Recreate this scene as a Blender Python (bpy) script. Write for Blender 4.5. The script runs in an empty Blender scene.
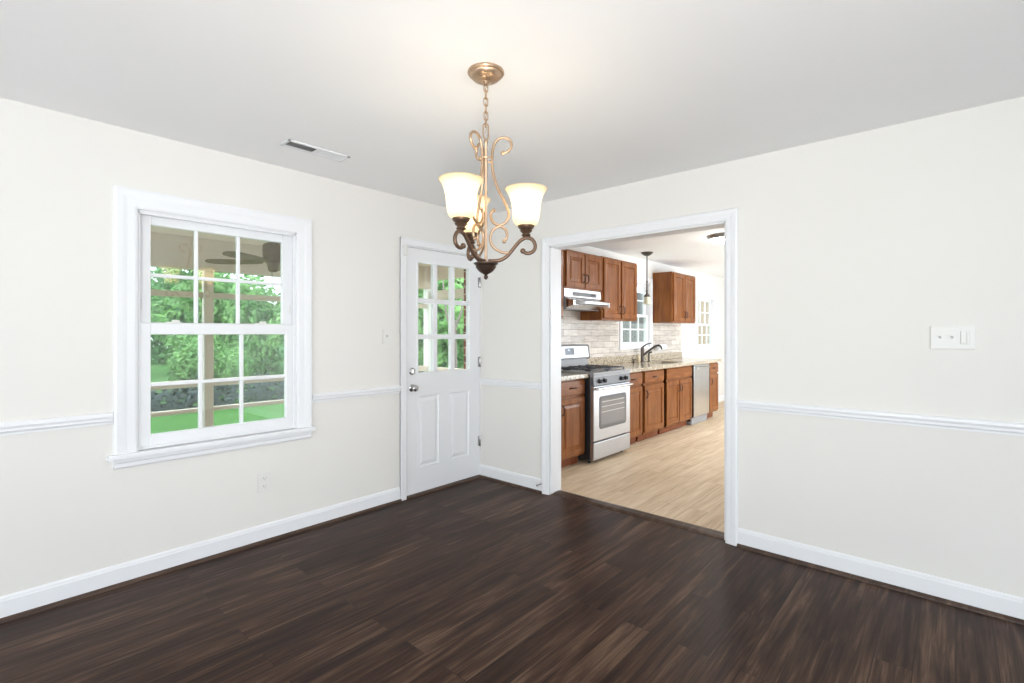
import bpy, bmesh, math, random
from mathutils import Vector, Matrix
random.seed(7)
SC = bpy.context.scene
COL = SC.collection
R = math.radians

# ------------------------------------------------------------------ camera
CAM = Vector((3.3258, -3.305, 1.3399)); YAW = 0.7266
cd = bpy.data.cameras.new('camera'); cam = bpy.data.objects.new('camera', cd); COL.objects.link(cam)
cam.location = CAM; cam.rotation_euler = (R(90), 0, YAW)
cd.sensor_width = 36.0; cd.lens = 498.555 / 1024 * 36.0; cd.shift_y = -8.06 / 1024
cd.clip_start = 0.05; cd.clip_end = 300
SC.camera = cam

# ------------------------------------------------------------------ sky, added fill lamps, exposure
wd = bpy.data.worlds.new('sky'); SC.world = wd; wd.use_nodes = True
bgn = wd.node_tree.nodes['Background']
bgn.inputs[0].default_value = (0.86, 0.93, 1.0, 1); bgn.inputs[1].default_value = 5.5

def area(name, loc, aim, sx, sy, power, color=(1, 1, 1)):
    d = bpy.data.lights.new(name, 'AREA'); d.shape = 'RECTANGLE'; d.size = sx; d.size_y = sy
    d.energy = power; d.color = color
    o = bpy.data.objects.new(name, d); COL.objects.link(o); o.location = loc
    o.rotation_euler = (Vector(aim) - Vector(loc)).to_track_quat('-Z', 'Y').to_euler()
    return o
# unseen fill lamps, added at invented wall openings to brighten both rooms
area('rear_fill', (3.2, -6.54, 1.20), (3.2, -2.0, 3.4), 4.4, 1.9, 4.5, (1.0, 0.97, 0.93))
area('side_fill', (6.54, -3.9, 1.20), (2.0, -3.9, 3.4), 4.2, 1.9, 4.5, (1.0, 0.97, 0.93))
fl_ = area('ceiling_bounce_fill', (4.5, -4.5, 0.5), (2.15, -2.15, 2.44), 0.7, 0.7, 28, (1.0, 0.97, 0.935))  # upward fill lamp added out of view to lift the ceiling
fl_.data.spread = R(85)
area('kitchen_side_fill', (3.52, 4.74, 1.25), (0, 4.4, 2.6), 4.1, 1.8, 60, (0.89, 0.95, 1.0))  # unseen lamp added on the far side to brighten the kitchen

SC.view_settings.view_transform = 'Standard'
SC.view_settings.look = 'None'
SC.view_settings.gamma = 1.0
SC.view_settings.use_curve_mapping = False
SC.view_settings.exposure = 0.0

# ------------------------------------------------------------------ materials
def lin(r, g, b):
    f = lambda c: (c / 255) / 12.92 if c <= 10 else (((c / 255) + 0.055) / 1.055) ** 2.4
    return (f(r), f(g), f(b), 1.0)

class NT:
    def __init__(s, name):
        s.m = bpy.data.materials.new(name); s.m.use_nodes = True
        s.t = s.m.node_tree; s.b = s.t.nodes['Principled BSDF']; s.out = s.t.nodes['Material Output']
    def n(s, typ, **kw):
        nd = s.t.nodes.new(typ)
        for k, v in kw.items(): setattr(nd, k, v)
        return nd
    def l(s, a, b): s.t.links.new(a, b)
    def coords(s): return s.n('ShaderNodeTexCoord').outputs['Object']
    def mapping(s, vec, scale=(1, 1, 1), rot=(0, 0, 0), loc=(0, 0, 0)):
        m = s.n('ShaderNodeMapping'); m.inputs['Scale'].default_value = scale
        m.inputs['Rotation'].default_value = rot; m.inputs['Location'].default_value = loc
        s.l(vec, m.inputs['Vector']); return m.outputs[0]
    def noise(s, vec, scale, detail=4, rough=0.5, dist=0.0):
        n = s.n('ShaderNodeTexNoise'); n.inputs['Scale'].default_value = scale
        n.inputs['Detail'].default_value = detail; n.inputs['Roughness'].default_value = rough
        n.inputs['Distortion'].default_value = dist
        if vec is not None: s.l(vec, n.inputs['Vector'])
        return n.outputs['Fac']
    def ramp(s, fac, stops, interp='LINEAR'):
        r = s.n('ShaderNodeValToRGB'); r.color_ramp.interpolation = interp
        e = r.color_ramp.elements
        while len(e) < len(stops): e.new(0.5)
        for i, (p, c) in enumerate(stops): e[i].position = p; e[i].color = c
        s.l(fac, r.inputs[0]); return r.outputs[0]
    def mix(s, fac, a, b, blend='MIX'):
        m = s.n('ShaderNodeMix', data_type='RGBA', blend_type=blend)
        for i, v in ((0, fac), (6, a), (7, b)):
            if hasattr(v, 'is_output'): s.l(v, m.inputs[i])
            else: m.inputs[i].default_value = v
        return m.outputs[2]
    def bump(s, h, strength=0.2, dist=0.01):
        b = s.n('ShaderNodeBump'); b.inputs['Strength'].default_value = strength; b.inputs['Distance'].default_value = dist
        s.l(h, b.inputs['Height']); s.l(b.outputs[0], s.b.inputs['Normal'])
    def set(s, rough=0.5, metal=0.0, spec=None, color=None, coat=None):
        s.b.inputs['Roughness'].default_value = rough; s.b.inputs['Metallic'].default_value = metal
        if spec is not None: s.b.inputs['Specular IOR Level'].default_value = spec
        if coat is not None: s.b.inputs['Coat Weight'].default_value = coat
        if color is not None:
            if hasattr(color, 'is_output'): s.l(color, s.b.inputs['Base Color'])
            else: s.b.inputs['Base Color'].default_value = color
        return s

def paint(name, col, rough=0.6, var=0.02, bump=0.04, spec=0.3):
    t = NT(name); v = t.coords()
    f = t.noise(v, 3.0, 3)
    c2 = tuple(max(0, c * (1 - var)) for c in col[:3]) + (1,)
    t.set(rough, 0, spec, t.mix(f, c2, col))
    if bump: t.bump(t.noise(v, 220, 2), bump, 0.002)
    return t.m

def plain(name, col, rough=0.5, metal=0.0, spec=None, var=0.06, scale=25):
    t = NT(name); v = t.coords(); f = t.noise(v, scale, 3)
    c1 = tuple(min(1, c * (1 + var)) for c in col[:3]) + (1,); c2 = tuple(c * (1 - var) for c in col[:3]) + (1,)
    t.set(rough, metal, spec, t.mix(f, c1, c2)); return t.m

M = {}
M['wall'] = paint('wall_paint', (0.725, 0.705, 0.665, 1), 0.65)
M['ceiling'] = paint('ceiling_paint', (0.89, 0.89, 0.89, 1), 0.8)
M['trim'] = paint('trim_paint', (0.765, 0.77, 0.78, 1), 0.35, 0.01, 0.0, 0.4)
M['plastic'] = plain('white_plastic', (0.70, 0.69, 0.655, 1), 0.35, var=0.01)
M['dark_slot'] = plain('dark_slot', (0.3, 0.3, 0.29, 1), 0.8)
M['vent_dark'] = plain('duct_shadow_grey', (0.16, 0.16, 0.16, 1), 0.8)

def planks(name, stops, width, length, rough, gap, grain_dark, bump, tint=0.5, spec=0.22):
    t = NT(name); v = t.coords()
    mp = t.mapping(v, rot=(0, 0, R(90)))
    br = t.n('ShaderNodeTexBrick'); br.offset = 0.37; br.squash = 1.0
    br.inputs['Scale'].default_value = 1.0; br.inputs['Brick Width'].default_value = length
    br.inputs['Row Height'].default_value = width; br.inputs['Mortar Size'].default_value = gap
    br.inputs['Mortar Smooth'].default_value = 0.3
    br.inputs['Color1'].default_value = (0, 0, 0, 1); br.inputs['Color2'].default_value = (1, 1, 1, 1)
    t.l(mp, br.inputs['Vector'])
    sep = t.n('ShaderNodeSeparateColor'); t.l(br.outputs['Color'], sep.inputs[0]); rnd = sep.outputs[0]
    # each plank reads its own piece of grain
    off = t.n('ShaderNodeVectorMath', operation='MULTIPLY_ADD')
    cmb = t.n('ShaderNodeCombineXYZ')
    for i in range(3): t.l(rnd, cmb.inputs[i])
    t.l(cmb.outputs[0], off.inputs[0]); off.inputs[1].default_value = (37.0, 61.0, 13.0); t.l(v, off.inputs[2])
    g1 = t.noise(t.mapping(off.outputs[0], (26, 1.5, 1)), 1.0, 6, 0.62, 0.9)
    g2 = t.noise(t.mapping(off.outputs[0], (110, 3.0, 1)), 1.0, 4, 0.6, 0.3)
    g3 = t.noise(t.mapping(off.outputs[0], (5, 1.2, 1)), 1.0, 3, 0.5, 1.5)
    a = t.n('ShaderNodeMath', operation='MULTIPLY_ADD'); t.l(g2, a.inputs[0]); a.inputs[1].default_value = 0.48; t.l(g1, a.inputs[2])
    b = t.n('ShaderNodeMath', operation='MULTIPLY_ADD'); t.l(g3, b.inputs[0]); b.inputs[1].default_value = 0.5; t.l(a.outputs[0], b.inputs[2])
    c = t.n('ShaderNodeMath', operation='MULTIPLY_ADD'); t.l(rnd, c.inputs[0]); c.inputs[1].default_value = 0.22 * tint; t.l(b.outputs[0], c.inputs[2])
    d = t.n('ShaderNodeMath', operation='MULTIPLY'); t.l(c.outputs[0], d.inputs[0]); d.inputs[1].default_value = 0.49
    col = t.ramp(d.outputs[0], stops)
    col = t.mix(br.outputs['Fac'], col, grain_dark)
    t.set(rough, 0, spec, col)
    h = t.n('ShaderNodeMath', operation='MULTIPLY_ADD'); t.l(br.outputs['Fac'], h.inputs[0]); h.inputs[1].default_value = -2.0; t.l(g1, h.inputs[2])
    t.bump(h.outputs[0], bump, 0.004)
    rr = t.n('ShaderNodeMapRange'); t.l(g1, rr.inputs[0]); rr.inputs[3].default_value = rough - 0.06; rr.inputs[4].default_value = rough + 0.1
    t.l(rr.outputs[0], t.b.inputs['Roughness'])
    return t.m
M['dark_floor'] = planks('dark_plank_floor', [(0.40, lin(30, 17, 11)), (0.48, lin(49, 31, 22)), (0.55, lin(67, 47, 36)), (0.66, lin(106, 83, 66))],
                         0.128, 1.22, 0.42, 0.0014, lin(26, 17, 12), 0.30, 0.6, 0.17)
M['light_floor'] = planks('light_plank_floor', [(0.34, lin(172, 147, 117)), (0.48, lin(202, 179, 149)), (0.58, lin(214, 194, 167)), (0.70, lin(230, 214, 192))],
                          0.15, 1.22, 0.5, 0.0012, lin(130, 108, 84), 0.1, 0.7)

def wood(name, dark, mid, light, axis='z', rough=0.24, scale=1.0, coat=0.0):
    t = NT(name); v = t.coords()
    sc = {'z': (28, 28, 2.2), 'y': (28, 2.2, 28), 'x': (2.2, 28, 28)}[axis]
    g = t.noise(t.mapping(v, tuple(q * scale for q in sc)), 1.0, 6, 0.6, 0.8)
    p = t.noise(v, 4.0, 2)
    m = t.n('ShaderNodeMath', operation='MULTIPLY_ADD'); t.l(p, m.inputs[0]); m.inputs[1].default_value = 0.35; t.l(g, m.inputs[2])
    col = t.ramp(m.outputs[0], [(0.42, dark), (0.66, mid), (0.9, light)])
    t.set(rough, 0, 0.25, col, coat); t.b.inputs['Coat Roughness'].default_value = 0.25
    t.bump(g, 0.05, 0.002); return t.m
M['cherry'] = wood('cherry_cabinet_wood', lin(99, 55, 24), lin(123, 72, 33), lin(143, 88, 44))
M['cherry_h'] = wood('cherry_drawer_wood', lin(99, 55, 24), lin(123, 72, 33), lin(143, 88, 44), 'y')
M['cherry_dark'] = wood('cabinet_carcass_wood', lin(92, 48, 27), lin(118, 64, 37), lin(136, 78, 47))
M['shoe'] = wood('dark_shoe_wood', lin(50, 36, 29), lin(68, 52, 43), lin(92, 74, 62), 'y', 0.4)
M['fan_wood'] = wood('fan_blade_wood', lin(84, 64, 36), lin(110, 86, 50), lin(128, 104, 66), 'x', 0.5)

def granite():
    t = NT('beige_granite'); v = t.coords()
    a = t.noise(v, 55, 5, 0.75); b = t.noise(v, 160, 3, 0.6)
    vo = t.n('ShaderNodeTexVoronoi'); vo.inputs['Scale'].default_value = 120; t.l(v, vo.inputs['Vector'])
    c = t.ramp(a, [(0.36, lin(96, 84, 70)), (0.45, lin(160, 146, 124)), (0.55, lin(196, 184, 164)), (0.68, lin(222, 214, 200))])
    d = t.ramp(b, [(0.30, lin(82, 70, 58)), (0.42, (1, 1, 1, 1))])
    t.set(0.15, 0, 0.5, t.mix(0.8, c, d, 'MULTIPLY')); return t.m
M['granite'] = granite()

def tile():
    t = NT('stacked_wall_tile'); v = t.coords()
    s = t.n('ShaderNodeSeparateXYZ'); t.l(v, s.inputs[0]); c = t.n('ShaderNodeCombineXYZ')
    t.l(s.outputs[1], c.inputs[0]); t.l(s.outputs[2], c.inputs[1])
    br = t.n('ShaderNodeTexBrick'); br.inputs['Scale'].default_value = 1; br.inputs['Brick Width'].default_value = 0.30
    br.inputs['Row Height'].default_value = 0.077; br.inputs['Mortar Size'].default_value = 0.0028; br.inputs['Mortar Smooth'].default_value = 0.1
    br.inputs['Color1'].default_value = lin(220, 212, 202); br.inputs['Color2'].default_value = lin(194, 186, 177)
    br.inputs['Mortar'].default_value = lin(160, 152, 144); t.l(c.outputs[0], br.inputs['Vector'])
    n = t.noise(t.mapping(v, (6, 6, 40)), 1, 5, 0.6)
    col = t.mix(0.5, br.outputs['Color'], t.ramp(n, [(0.3, lin(190, 180, 168)), (0.6, (1, 1, 1, 1))]), 'MULTIPLY')
    t.set(0.25, 0, 0.5, col)
    h = t.n('ShaderNodeMath', operation='MULTIPLY'); t.l(br.outputs['Fac'], h.inputs[0]); h.inputs[1].default_value = -1
    t.bump(h.outputs[0], 0.4, 0.004); return t.m
M['tile'] = tile()

def brick():
    t = NT('red_brick'); v = t.coords()
    s = t.n('ShaderNodeSeparateXYZ'); t.l(v, s.inputs[0])
    ad = t.n('ShaderNodeMath', operation='ADD'); t.l(s.outputs[0], ad.inputs[0]); t.l(s.outputs[1], ad.inputs[1])
    c = t.n('ShaderNodeCombineXYZ'); t.l(ad.outputs[0], c.inputs[0]); t.l(s.outputs[2], c.inputs[1])
    br = t.n('ShaderNodeTexBrick'); br.inputs['Scale'].default_value = 1; br.inputs['Brick Width'].default_value = 0.21
    br.inputs['Row Height'].default_value = 0.075; br.inputs['Mortar Size'].default_value = 0.006
    br.inputs['Color1'].default_value = lin(140, 72, 44); br.inputs['Color2'].default_value = lin(104, 50, 32)
    br.inputs['Mortar'].default_value = lin(190, 170, 150); t.l(c.outputs[0], br.inputs['Vector'])
    t.set(0.85, 0, 0.2, br.outputs['Color']); return t.m
M['brick'] = brick()

def steel(name, col, rough, axis=(2, 2, 90)):
    t = NT(name); v = t.coords(); f = t.noise(t.mapping(v, axis), 1, 4)
    c1 = tuple(c * 0.92 for c in col[:3]) + (1,); c2 = tuple(min(1, c * 1.06) for c in col[:3]) + (1,)
    t.set(rough, 1.0, None, t.mix(f, c1, c2)); return t.m
M['steel'] = steel('brushed_steel', (0.50, 0.51, 0.53, 1), 0.36)
M['steel_bright'] = steel('polished_steel', (0.68, 0.69, 0.71, 1), 0.25)
M['nickel'] = steel('satin_nickel', (0.46, 0.46, 0.46, 1), 0.25)
M['black_enamel'] = plain('black_enamel', (0.018, 0.018, 0.02, 1), 0.25)
M['grey_panel'] = plain('charcoal_panel', (0.11, 0.11, 0.115, 1), 0.35)
M['mid_grey'] = plain('mid_grey_panel', (0.28, 0.28, 0.29, 1), 0.35)
M['iron'] = plain('cast_iron', (0.05, 0.05, 0.055, 1), 0.5)
M['oven_glass'] = plain('grey_oven_glass', (0.17, 0.17, 0.175, 1), 0.08, spec=0.8, scale=4, var=0.25)
M['rack'] = plain('oven_rack_grey', (0.42, 0.42, 0.43, 1), 0.3, 0.6)
M['display'] = plain('display_glass', lin(70, 78, 90), 0.15)
M['led'] = plain('display_digits', lin(190, 205, 220), 0.4)
M['bronze'] = plain('dark_bronze', lin(92, 85, 80), 0.35, 0.6)
M['pull'] = plain('oil_rubbed_pull', lin(60, 42, 34), 0.35, 0.7)

def champagne():
    t = NT('antique_champagne_bronze'); v = t.coords(); f = t.noise(v, 18, 4)
    t.set(0.34, 0.75, 0.5, t.mix(f, lin(156, 130, 106), lin(198, 170, 142))); return t.m
M['champagne'] = champagne()
def darkbr():
    t = NT('dark_antique_bronze'); v = t.coords(); f = t.noise(v, 30, 4)
    t.set(0.38, 0.7, 0.5, t.mix(f, lin(84, 66, 54), lin(120, 96, 78))); return t.m
M['antique'] = darkbr()
M['bowl_bronze'] = plain('shaded_bowl_bronze', lin(78, 64, 54), 0.4, 0.7)  # the bowl's weaker light is put into this darker bronze

def thin_glass(name, tint=(0.97, 0.99, 0.985, 1), rough=0.0, dirt=0.0):
    m = bpy.data.materials.new(name); m.use_nodes = True; t = m.node_tree; t.nodes.clear()
    o = t.nodes.new('ShaderNodeOutputMaterial'); mx = t.nodes.new('ShaderNodeMixShader')
    tr = t.nodes.new('ShaderNodeBsdfTransparent'); tr.inputs[0].default_value = tint
    gl = t.nodes.new('ShaderNodeBsdfGlossy'); gl.inputs['Roughness'].default_value = rough
    fr = t.nodes.new('ShaderNodeFresnel'); ge = t.nodes.new('ShaderNodeNewGeometry'); mr = t.nodes.new('ShaderNodeMapRange')
    mr.inputs[3].default_value = 1.65; mr.inputs[4].default_value = 1 / 1.65   # the same reflectance on both faces of the thin pane
    t.links.new(ge.outputs['Backfacing'], mr.inputs[0]); t.links.new(mr.outputs[0], fr.inputs[0])
    t.links.new(fr.outputs[0], mx.inputs[0]); t.links.new(tr.outputs[0], mx.inputs[1]); t.links.new(gl.outputs[0], mx.inputs[2])
    t.links.new(mx.outputs[0], o.inputs[0]); return m
M['glass'] = thin_glass('window_glass')

def screen_mat():
    m = bpy.data.materials.new('insect_screen'); m.use_nodes = True; t = m.node_tree; t.nodes.clear()
    o = t.nodes.new('ShaderNodeOutputMaterial'); mx = t.nodes.new('ShaderNodeMixShader')
    tr = t.nodes.new('ShaderNodeBsdfTransparent'); df = t.nodes.new('ShaderNodeBsdfDiffuse')
    df.inputs[0].default_value = (0.50, 0.53, 0.53, 1)
    mx.inputs[0].default_value = 0.08
    t.links.new(tr.outputs[0], mx.inputs[1]); t.links.new(df.outputs[0], mx.inputs[2]); t.links.new(mx.outputs[0], o.inputs[0]); return m
M['screen'] = screen_mat()

def alabaster():
    m = bpy.data.materials.new('alabaster_glass'); m.use_nodes = True; t = m.node_tree; t.nodes.clear()
    o = t.nodes.new('ShaderNodeOutputMaterial'); a = t.nodes.new('ShaderNodeAddShader')
    tc = t.nodes.new('ShaderNodeTexCoord'); nz = t.nodes.new('ShaderNodeTexNoise'); nz.inputs['Scale'].default_value = 14
    nz.inputs['Detail'].default_value = 4
    rp = t.nodes.new('ShaderNodeValToRGB'); rp.color_ramp.elements[0].color = (0.66, 0.55, 0.36, 1); rp.color_ramp.elements[1].color = (0.74, 0.66, 0.48, 1)
    tl = t.nodes.new('ShaderNodeBsdfTranslucent'); df = t.nodes.new('ShaderNodeBsdfPrincipled')
    df.inputs['Roughness'].default_value = 0.3
    mx = t.nodes.new('ShaderNodeMixShader'); mx.inputs[0].default_value = 0.45
    t.links.new(tc.outputs['Object'], nz.inputs['Vector']); t.links.new(nz.outputs['Fac'], rp.inputs[0])
    t.links.new(rp.outputs[0], tl.inputs[0]); t.links.new(rp.outputs[0], df.inputs['Base Color'])
    t.links.new(tl.outputs[0], mx.inputs[1]); t.links.new(df.outputs[0], mx.inputs[2])
    t.links.new(mx.outputs[0], o.inputs[0]); return m
M['alabaster'] = alabaster()

def emit(name, col, s):
    m = bpy.data.materials.new(name); m.use_nodes = True; t = m.node_tree; t.nodes.clear()
    o = t.nodes.new('ShaderNodeOutputMaterial'); e = t.nodes.new('ShaderNodeEmission')
    e.inputs[0].default_value = col; e.inputs[1].default_value = s; t.links.new(e.outputs[0], o.inputs[0]); return m
M['bulb'] = emit('lit_bulb', (1, 0.80, 0.52, 1), 30)
M['diffuser'] = emit('lit_diffuser', (1, 0.98, 0.95, 1), 62)
M['frosted'] = plain('frosted_green_glass', lin(205, 205, 185), 0.3)
M['porch_paint'] = paint('porch_ceiling_paint', lin(224, 208, 188), 0.7)
M['porch_wood'] = plain('porch_frame_paint', lin(214, 198, 182), 0.6)
M['porch_white'] = plain('porch_white_edge', lin(232, 230, 226), 0.5)
M['tan_boards'] = plain('tan_backdrop_boards', lin(140, 110, 76), 0.8, scale=6, var=0.15)
M['grey_boards'] = plain('grey_backdrop_boards', lin(80, 84, 84), 0.8, scale=6, var=0.15)
M['concrete'] = plain('porch_concrete', lin(196, 190, 182), 0.9)
M['paper'] = plain('white_paper', (0.85, 0.85, 0.84, 1), 0.9, var=0.01)
M['soap'] = plain('cream_soap_bottle', lin(206, 190, 160), 0.2)

def lawn():
    t = NT('lawn_grass'); v = t.coords()
    a = t.noise(v, 0.8, 4); b = t.noise(v, 40, 4, 0.7)
    c = t.mix(a, lin(68, 112, 56), lin(90, 134, 72)); c = t.mix(0.35, c, t.ramp(b, [(0.3, lin(80, 130, 60)), (0.7, (1, 1, 1, 1))]), 'MULTIPLY')
    t.set(0.9, 0, 0.1, c); t.bump(b, 0.6, 0.03); return t.m
M['lawn'] = lawn()
def leaf(name, c1, c2):
    m = bpy.data.materials.new(name); m.use_nodes = True; t = m.node_tree
    b = t.nodes['Principled BSDF']; o = t.nodes['Material Output']
    tc = t.nodes.new('ShaderNodeTexCoord'); nz = t.nodes.new('ShaderNodeTexNoise'); nz.inputs['Scale'].default_value = 1.7; nz.inputs['Detail'].default_value = 5
    rp = t.nodes.new('ShaderNodeValToRGB'); rp.color_ramp.elements[0].position = 0.35; rp.color_ramp.elements[1].position = 0.68
    rp.color_ramp.elements[0].color = c1; rp.color_ramp.elements[1].color = c2
    t.links.new(tc.outputs['Object'], nz.inputs['Vector']); t.links.new(nz.outputs['Fac'], rp.inputs[0]); t.links.new(rp.outputs[0], b.inputs['Base Color'])
    b.inputs['Roughness'].default_value = 0.6
    tl = t.nodes.new('ShaderNodeBsdfTranslucent'); t.links.new(rp.outputs[0], tl.inputs[0])
    mx = t.nodes.new('ShaderNodeMixShader'); mx.inputs[0].default_value = 0.4
    t.links.new(b.outputs[0], mx.inputs[1]); t.links.new(tl.outputs[0], mx.inputs[2]); t.links.new(mx.outputs[0], o.inputs[0]); return m
M['leaf_light'] = leaf('light_leaves', lin(84, 138, 72), lin(158, 202, 126))
M['leaf_mid'] = leaf('mid_leaves', lin(66, 120, 72), lin(132, 182, 118))
M['leaf_shaded'] = leaf('shaded_leaves', lin(44, 58, 60), lin(70, 90, 88))  # shade under the trees, put into the hedge's leaf colour
M['bark'] = plain('bark', lin(118, 108, 100), 0.9, scale=12, var=0.25)

# ------------------------------------------------------------------ mesh helpers (world coordinates)
def BM(): return bmesh.new()

def bx(bm, x0, x1, y0, y1, z0, z1, bev=0.0, seg=2):
    b = bmesh.new()
    vs = [b.verts.new((x, y, z)) for x in (x0, x1) for y in (y0, y1) for z in (z0, z1)]
    for f in ((0, 1, 3, 2), (4, 6, 7, 5), (0, 4, 5, 1), (2, 3, 7, 6), (0, 2, 6, 4), (1, 5, 7, 3)): b.faces.new([vs[i] for i in f])
    bmesh.ops.recalc_face_normals(b, faces=b.faces)
    if bev > 0: bmesh.ops.bevel(b, geom=b.edges[:], offset=min(bev, 0.49 * min(abs(x1 - x0), abs(y1 - y0), abs(z1 - z0))), segments=seg, profile=0.7, affect='EDGES')
    merge(bm, b); return bm

def merge(dst, src, mat=None):
    if mat is not None: bmesh.ops.transform(src, matrix=mat, verts=src.verts)
    me = bpy.data.meshes.new('tmp'); src.to_mesh(me); src.free(); dst.from_mesh(me); bpy.data.meshes.remove(me)

def prism(bm, pts, axis, a0, a1):
    """extrude a closed 2-D outline along an axis; pts are (x,z) for 'y', (y,z) for 'x', (x,y) for 'z'"""
    b = bmesh.new()
    def mk(p, a):
        if axis == 'y': return (p[0], a, p[1])
        if axis == 'x': return (a, p[0], p[1])
        return (p[0], p[1], a)
    A = [b.verts.new(mk(p, a0)) for p in pts]; Bv = [b.verts.new(mk(p, a1)) for p in pts]; n = len(pts)
    b.faces.new(A); b.faces.new(Bv[::-1])
    for i in range(n): b.faces.new((A[i], Bv[i], Bv[(i + 1) % n], A[(i + 1) % n]))
    bmesh.ops.recalc_face_normals(b, faces=b.faces); merge(bm, b); return bm

def lathe(bm, prof, c, seg=32, axis='z', close=True):
    """revolve (r, h) points about an axis through c"""
    b = bmesh.new(); rings = []
    for r, h in prof:
        ring = []
        if r < 1e-6: ring = [b.verts.new((0, 0, h))]
        else:
            for i in range(seg):
                a = 2 * math.pi * i / seg; ring.append(b.verts.new((r * math.cos(a), r * math.sin(a), h)))
        rings.append(ring)
    for p, q in zip(rings, rings[1:]):
        if len(p) == 1 and len(q) == 1: continue
        for i in range(seg):
            j = (i + 1) % seg
            if len(p) == 1: b.faces.new((p[0], q[i], q[j]))
            elif len(q) == 1: b.faces.new((p[i], q[0], p[j]))
            else: b.faces.new((p[i], q[i], q[j], p[j]))
    if close:
        for ring in (rings[0], rings[-1]):
            if len(ring) > 1: b.faces.new(ring)
        bmesh.ops.recalc_face_normals(b, faces=b.faces)
    rot = {'z': Matrix.Identity(4), 'x': Matrix.Rotation(R(90), 4, 'Y'), 'y': Matrix.Rotation(R(-90), 4, 'X')}[axis]
    merge(bm, b, Matrix.Translation(Vector(c)) @ rot); return bm

def catmull(pts, n=6):
    P = [Vector(p) for p in pts]; out = []
    for i in range(len(P) - 1):
        p0 = P[i - 1] if i else P[0] * 2 - P[1]; p1, p2 = P[i], P[i + 1]; p3 = P[i + 2] if i + 2 < len(P) else P[-1] * 2 - P[-2]
        for k in range(n):
            t = k / n
            out.append(0.5 * ((2 * p1) + (p2 - p0) * t + (2 * p0 - 5 * p1 + 4 * p2 - p3) * t * t + (3 * p1 - p0 - 3 * p2 + p3) * t ** 3))
    out.append(P[-1]); return out

def tube(bm, pts, r, seg=10, smooth=0, closed=False):
    P = catmull(pts, smooth) if smooth else [Vector(p) for p in pts]
    n = len(P); rad = r if hasattr(r, '__len__') else [r] * n
    if len(rad) != n: rad = [rad[0] + (rad[-1] - rad[0]) * i / (n - 1) for i in range(n)]
    b = bmesh.new(); rings = []; up = None
    for i in range(n):
        if closed: t = (P[(i + 1) % n] - P[i - 1]).normalized()
        else: t = (P[min(i + 1, n - 1)] - P[max(i - 1, 0)]).normalized()
        if up is None:
            up = Vector((0, 0, 1)) if abs(t.z) < 0.9 else Vector((1, 0, 0))
        up = (up - t * up.dot(t)).normalized(); s = t.cross(up)
        rings.append([b.verts.new(P[i] + (up * math.cos(2 * math.pi * k / seg) + s * math.sin(2 * math.pi * k / seg)) * rad[i]) for k in range(seg)])
    for i in range(n if closed else n - 1):
        p, q = rings[i], rings[(i + 1) % n]
        for k in range(seg): b.faces.new((p[k], p[(k + 1) % seg], q[(k + 1) % seg], q[k]))
    if not closed: b.faces.new(rings[0][::-1]); b.faces.new(rings[-1])
    bmesh.ops.recalc_face_normals(b, faces=b.faces); merge(bm, b); return bm

def ball(bm, c, r, seg=12, sz=1.0):
    b = bmesh.new(); bmesh.ops.create_uvsphere(b, u_segments=seg, v_segments=seg // 2 + 2, radius=r)
    merge(bm, b, Matrix.Translation(Vector(c)) @ Matrix.Diagonal((1, 1, sz, 1))); return bm

def panel(bm, xf, th, y0, y1, z0, z1, rail=0.055, flat=False):
    """raised-panel door or drawer front facing +X; xf is the front face"""
    s = 0.55 if (z1 - z0) < 0.22 else 1.0
    rl = rail * s
    rings = [(0, -th), (0, -0.004), (0.004, 0.0)]
    if not flat: rings += [(rl, 0.0), (rl + 0.006, -0.009), (rl + 0.016, -0.009), (rl + 0.040 * s, -0.001)]
    b = bmesh.new(); L = []
    for i, d in rings: L.append([b.verts.new((xf + d, y, z)) for y, z in ((y0 + i, z0 + i), (y1 - i, z0 + i), (y1 - i, z1 - i), (y0 + i, z1 - i))])
    b.faces.new(L[0][::-1])
    for p, q in zip(L, L[1:]):
        for k in range(4): b.faces.new((p[k], p[(k + 1) % 4], q[(k + 1) % 4], q[k]))
    b.faces.new(L[-1]); bmesh.ops.recalc_face_normals(b, faces=b.faces); merge(bm, b); return bm

def props(o, label, cat, group=None, kind=None):
    if label: o['label'] = label
    if cat: o['category'] = cat
    if group: o['group'] = group
    if kind: o['kind'] = kind
    return o

def thing(name, label, cat, loc, group=None, kind=None):
    o = bpy.data.objects.new(name, None); COL.objects.link(o); o.location = loc; o.empty_display_size = 0.1
    return props(o, label, cat, group, kind)

def rootloc(o):
    v = Vector((0, 0, 0))
    while o is not None: v = v + Vector(o.location); o = o.parent
    return v

def part(name, bm, mat, parent=None, smooth=False, label=None, origin=None):
    """one mesh object; geometry is given in world coordinates"""
    off = rootloc(parent) if parent else Vector(origin if origin else (0, 0, 0))
    bmesh.ops.translate(bm, verts=bm.verts, vec=-off)
    me = bpy.data.meshes.new(name); bm.to_mesh(me); bm.free()
    ms = mat if isinstance(mat, (list, tuple)) else [mat]
    for m in ms: me.materials.append(m)
    if smooth:
        for p in me.polygons: p.use_smooth = True
        if smooth != 'all':
            try: me.set_sharp_from_angle(angle=R(35))
            except Exception: pass
    o = bpy.data.objects.new(name, me); COL.objects.link(o)
    if parent: o.parent = parent
    else: o.location = off
    if label: o['label'] = label
    return o

def single(name, bm, mat, label, cat, group=None, kind=None, smooth=False, origin=None):
    if origin is None:
        xs = [v.co for v in bm.verts]
        origin = ((min(v.x for v in xs) + max(v.x for v in xs)) / 2, (min(v.y for v in xs) + max(v.y for v in xs)) / 2, min(v.z for v in xs))
    return props(part(name, bm, mat, None, smooth, None, origin), label, cat, group, kind)

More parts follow.
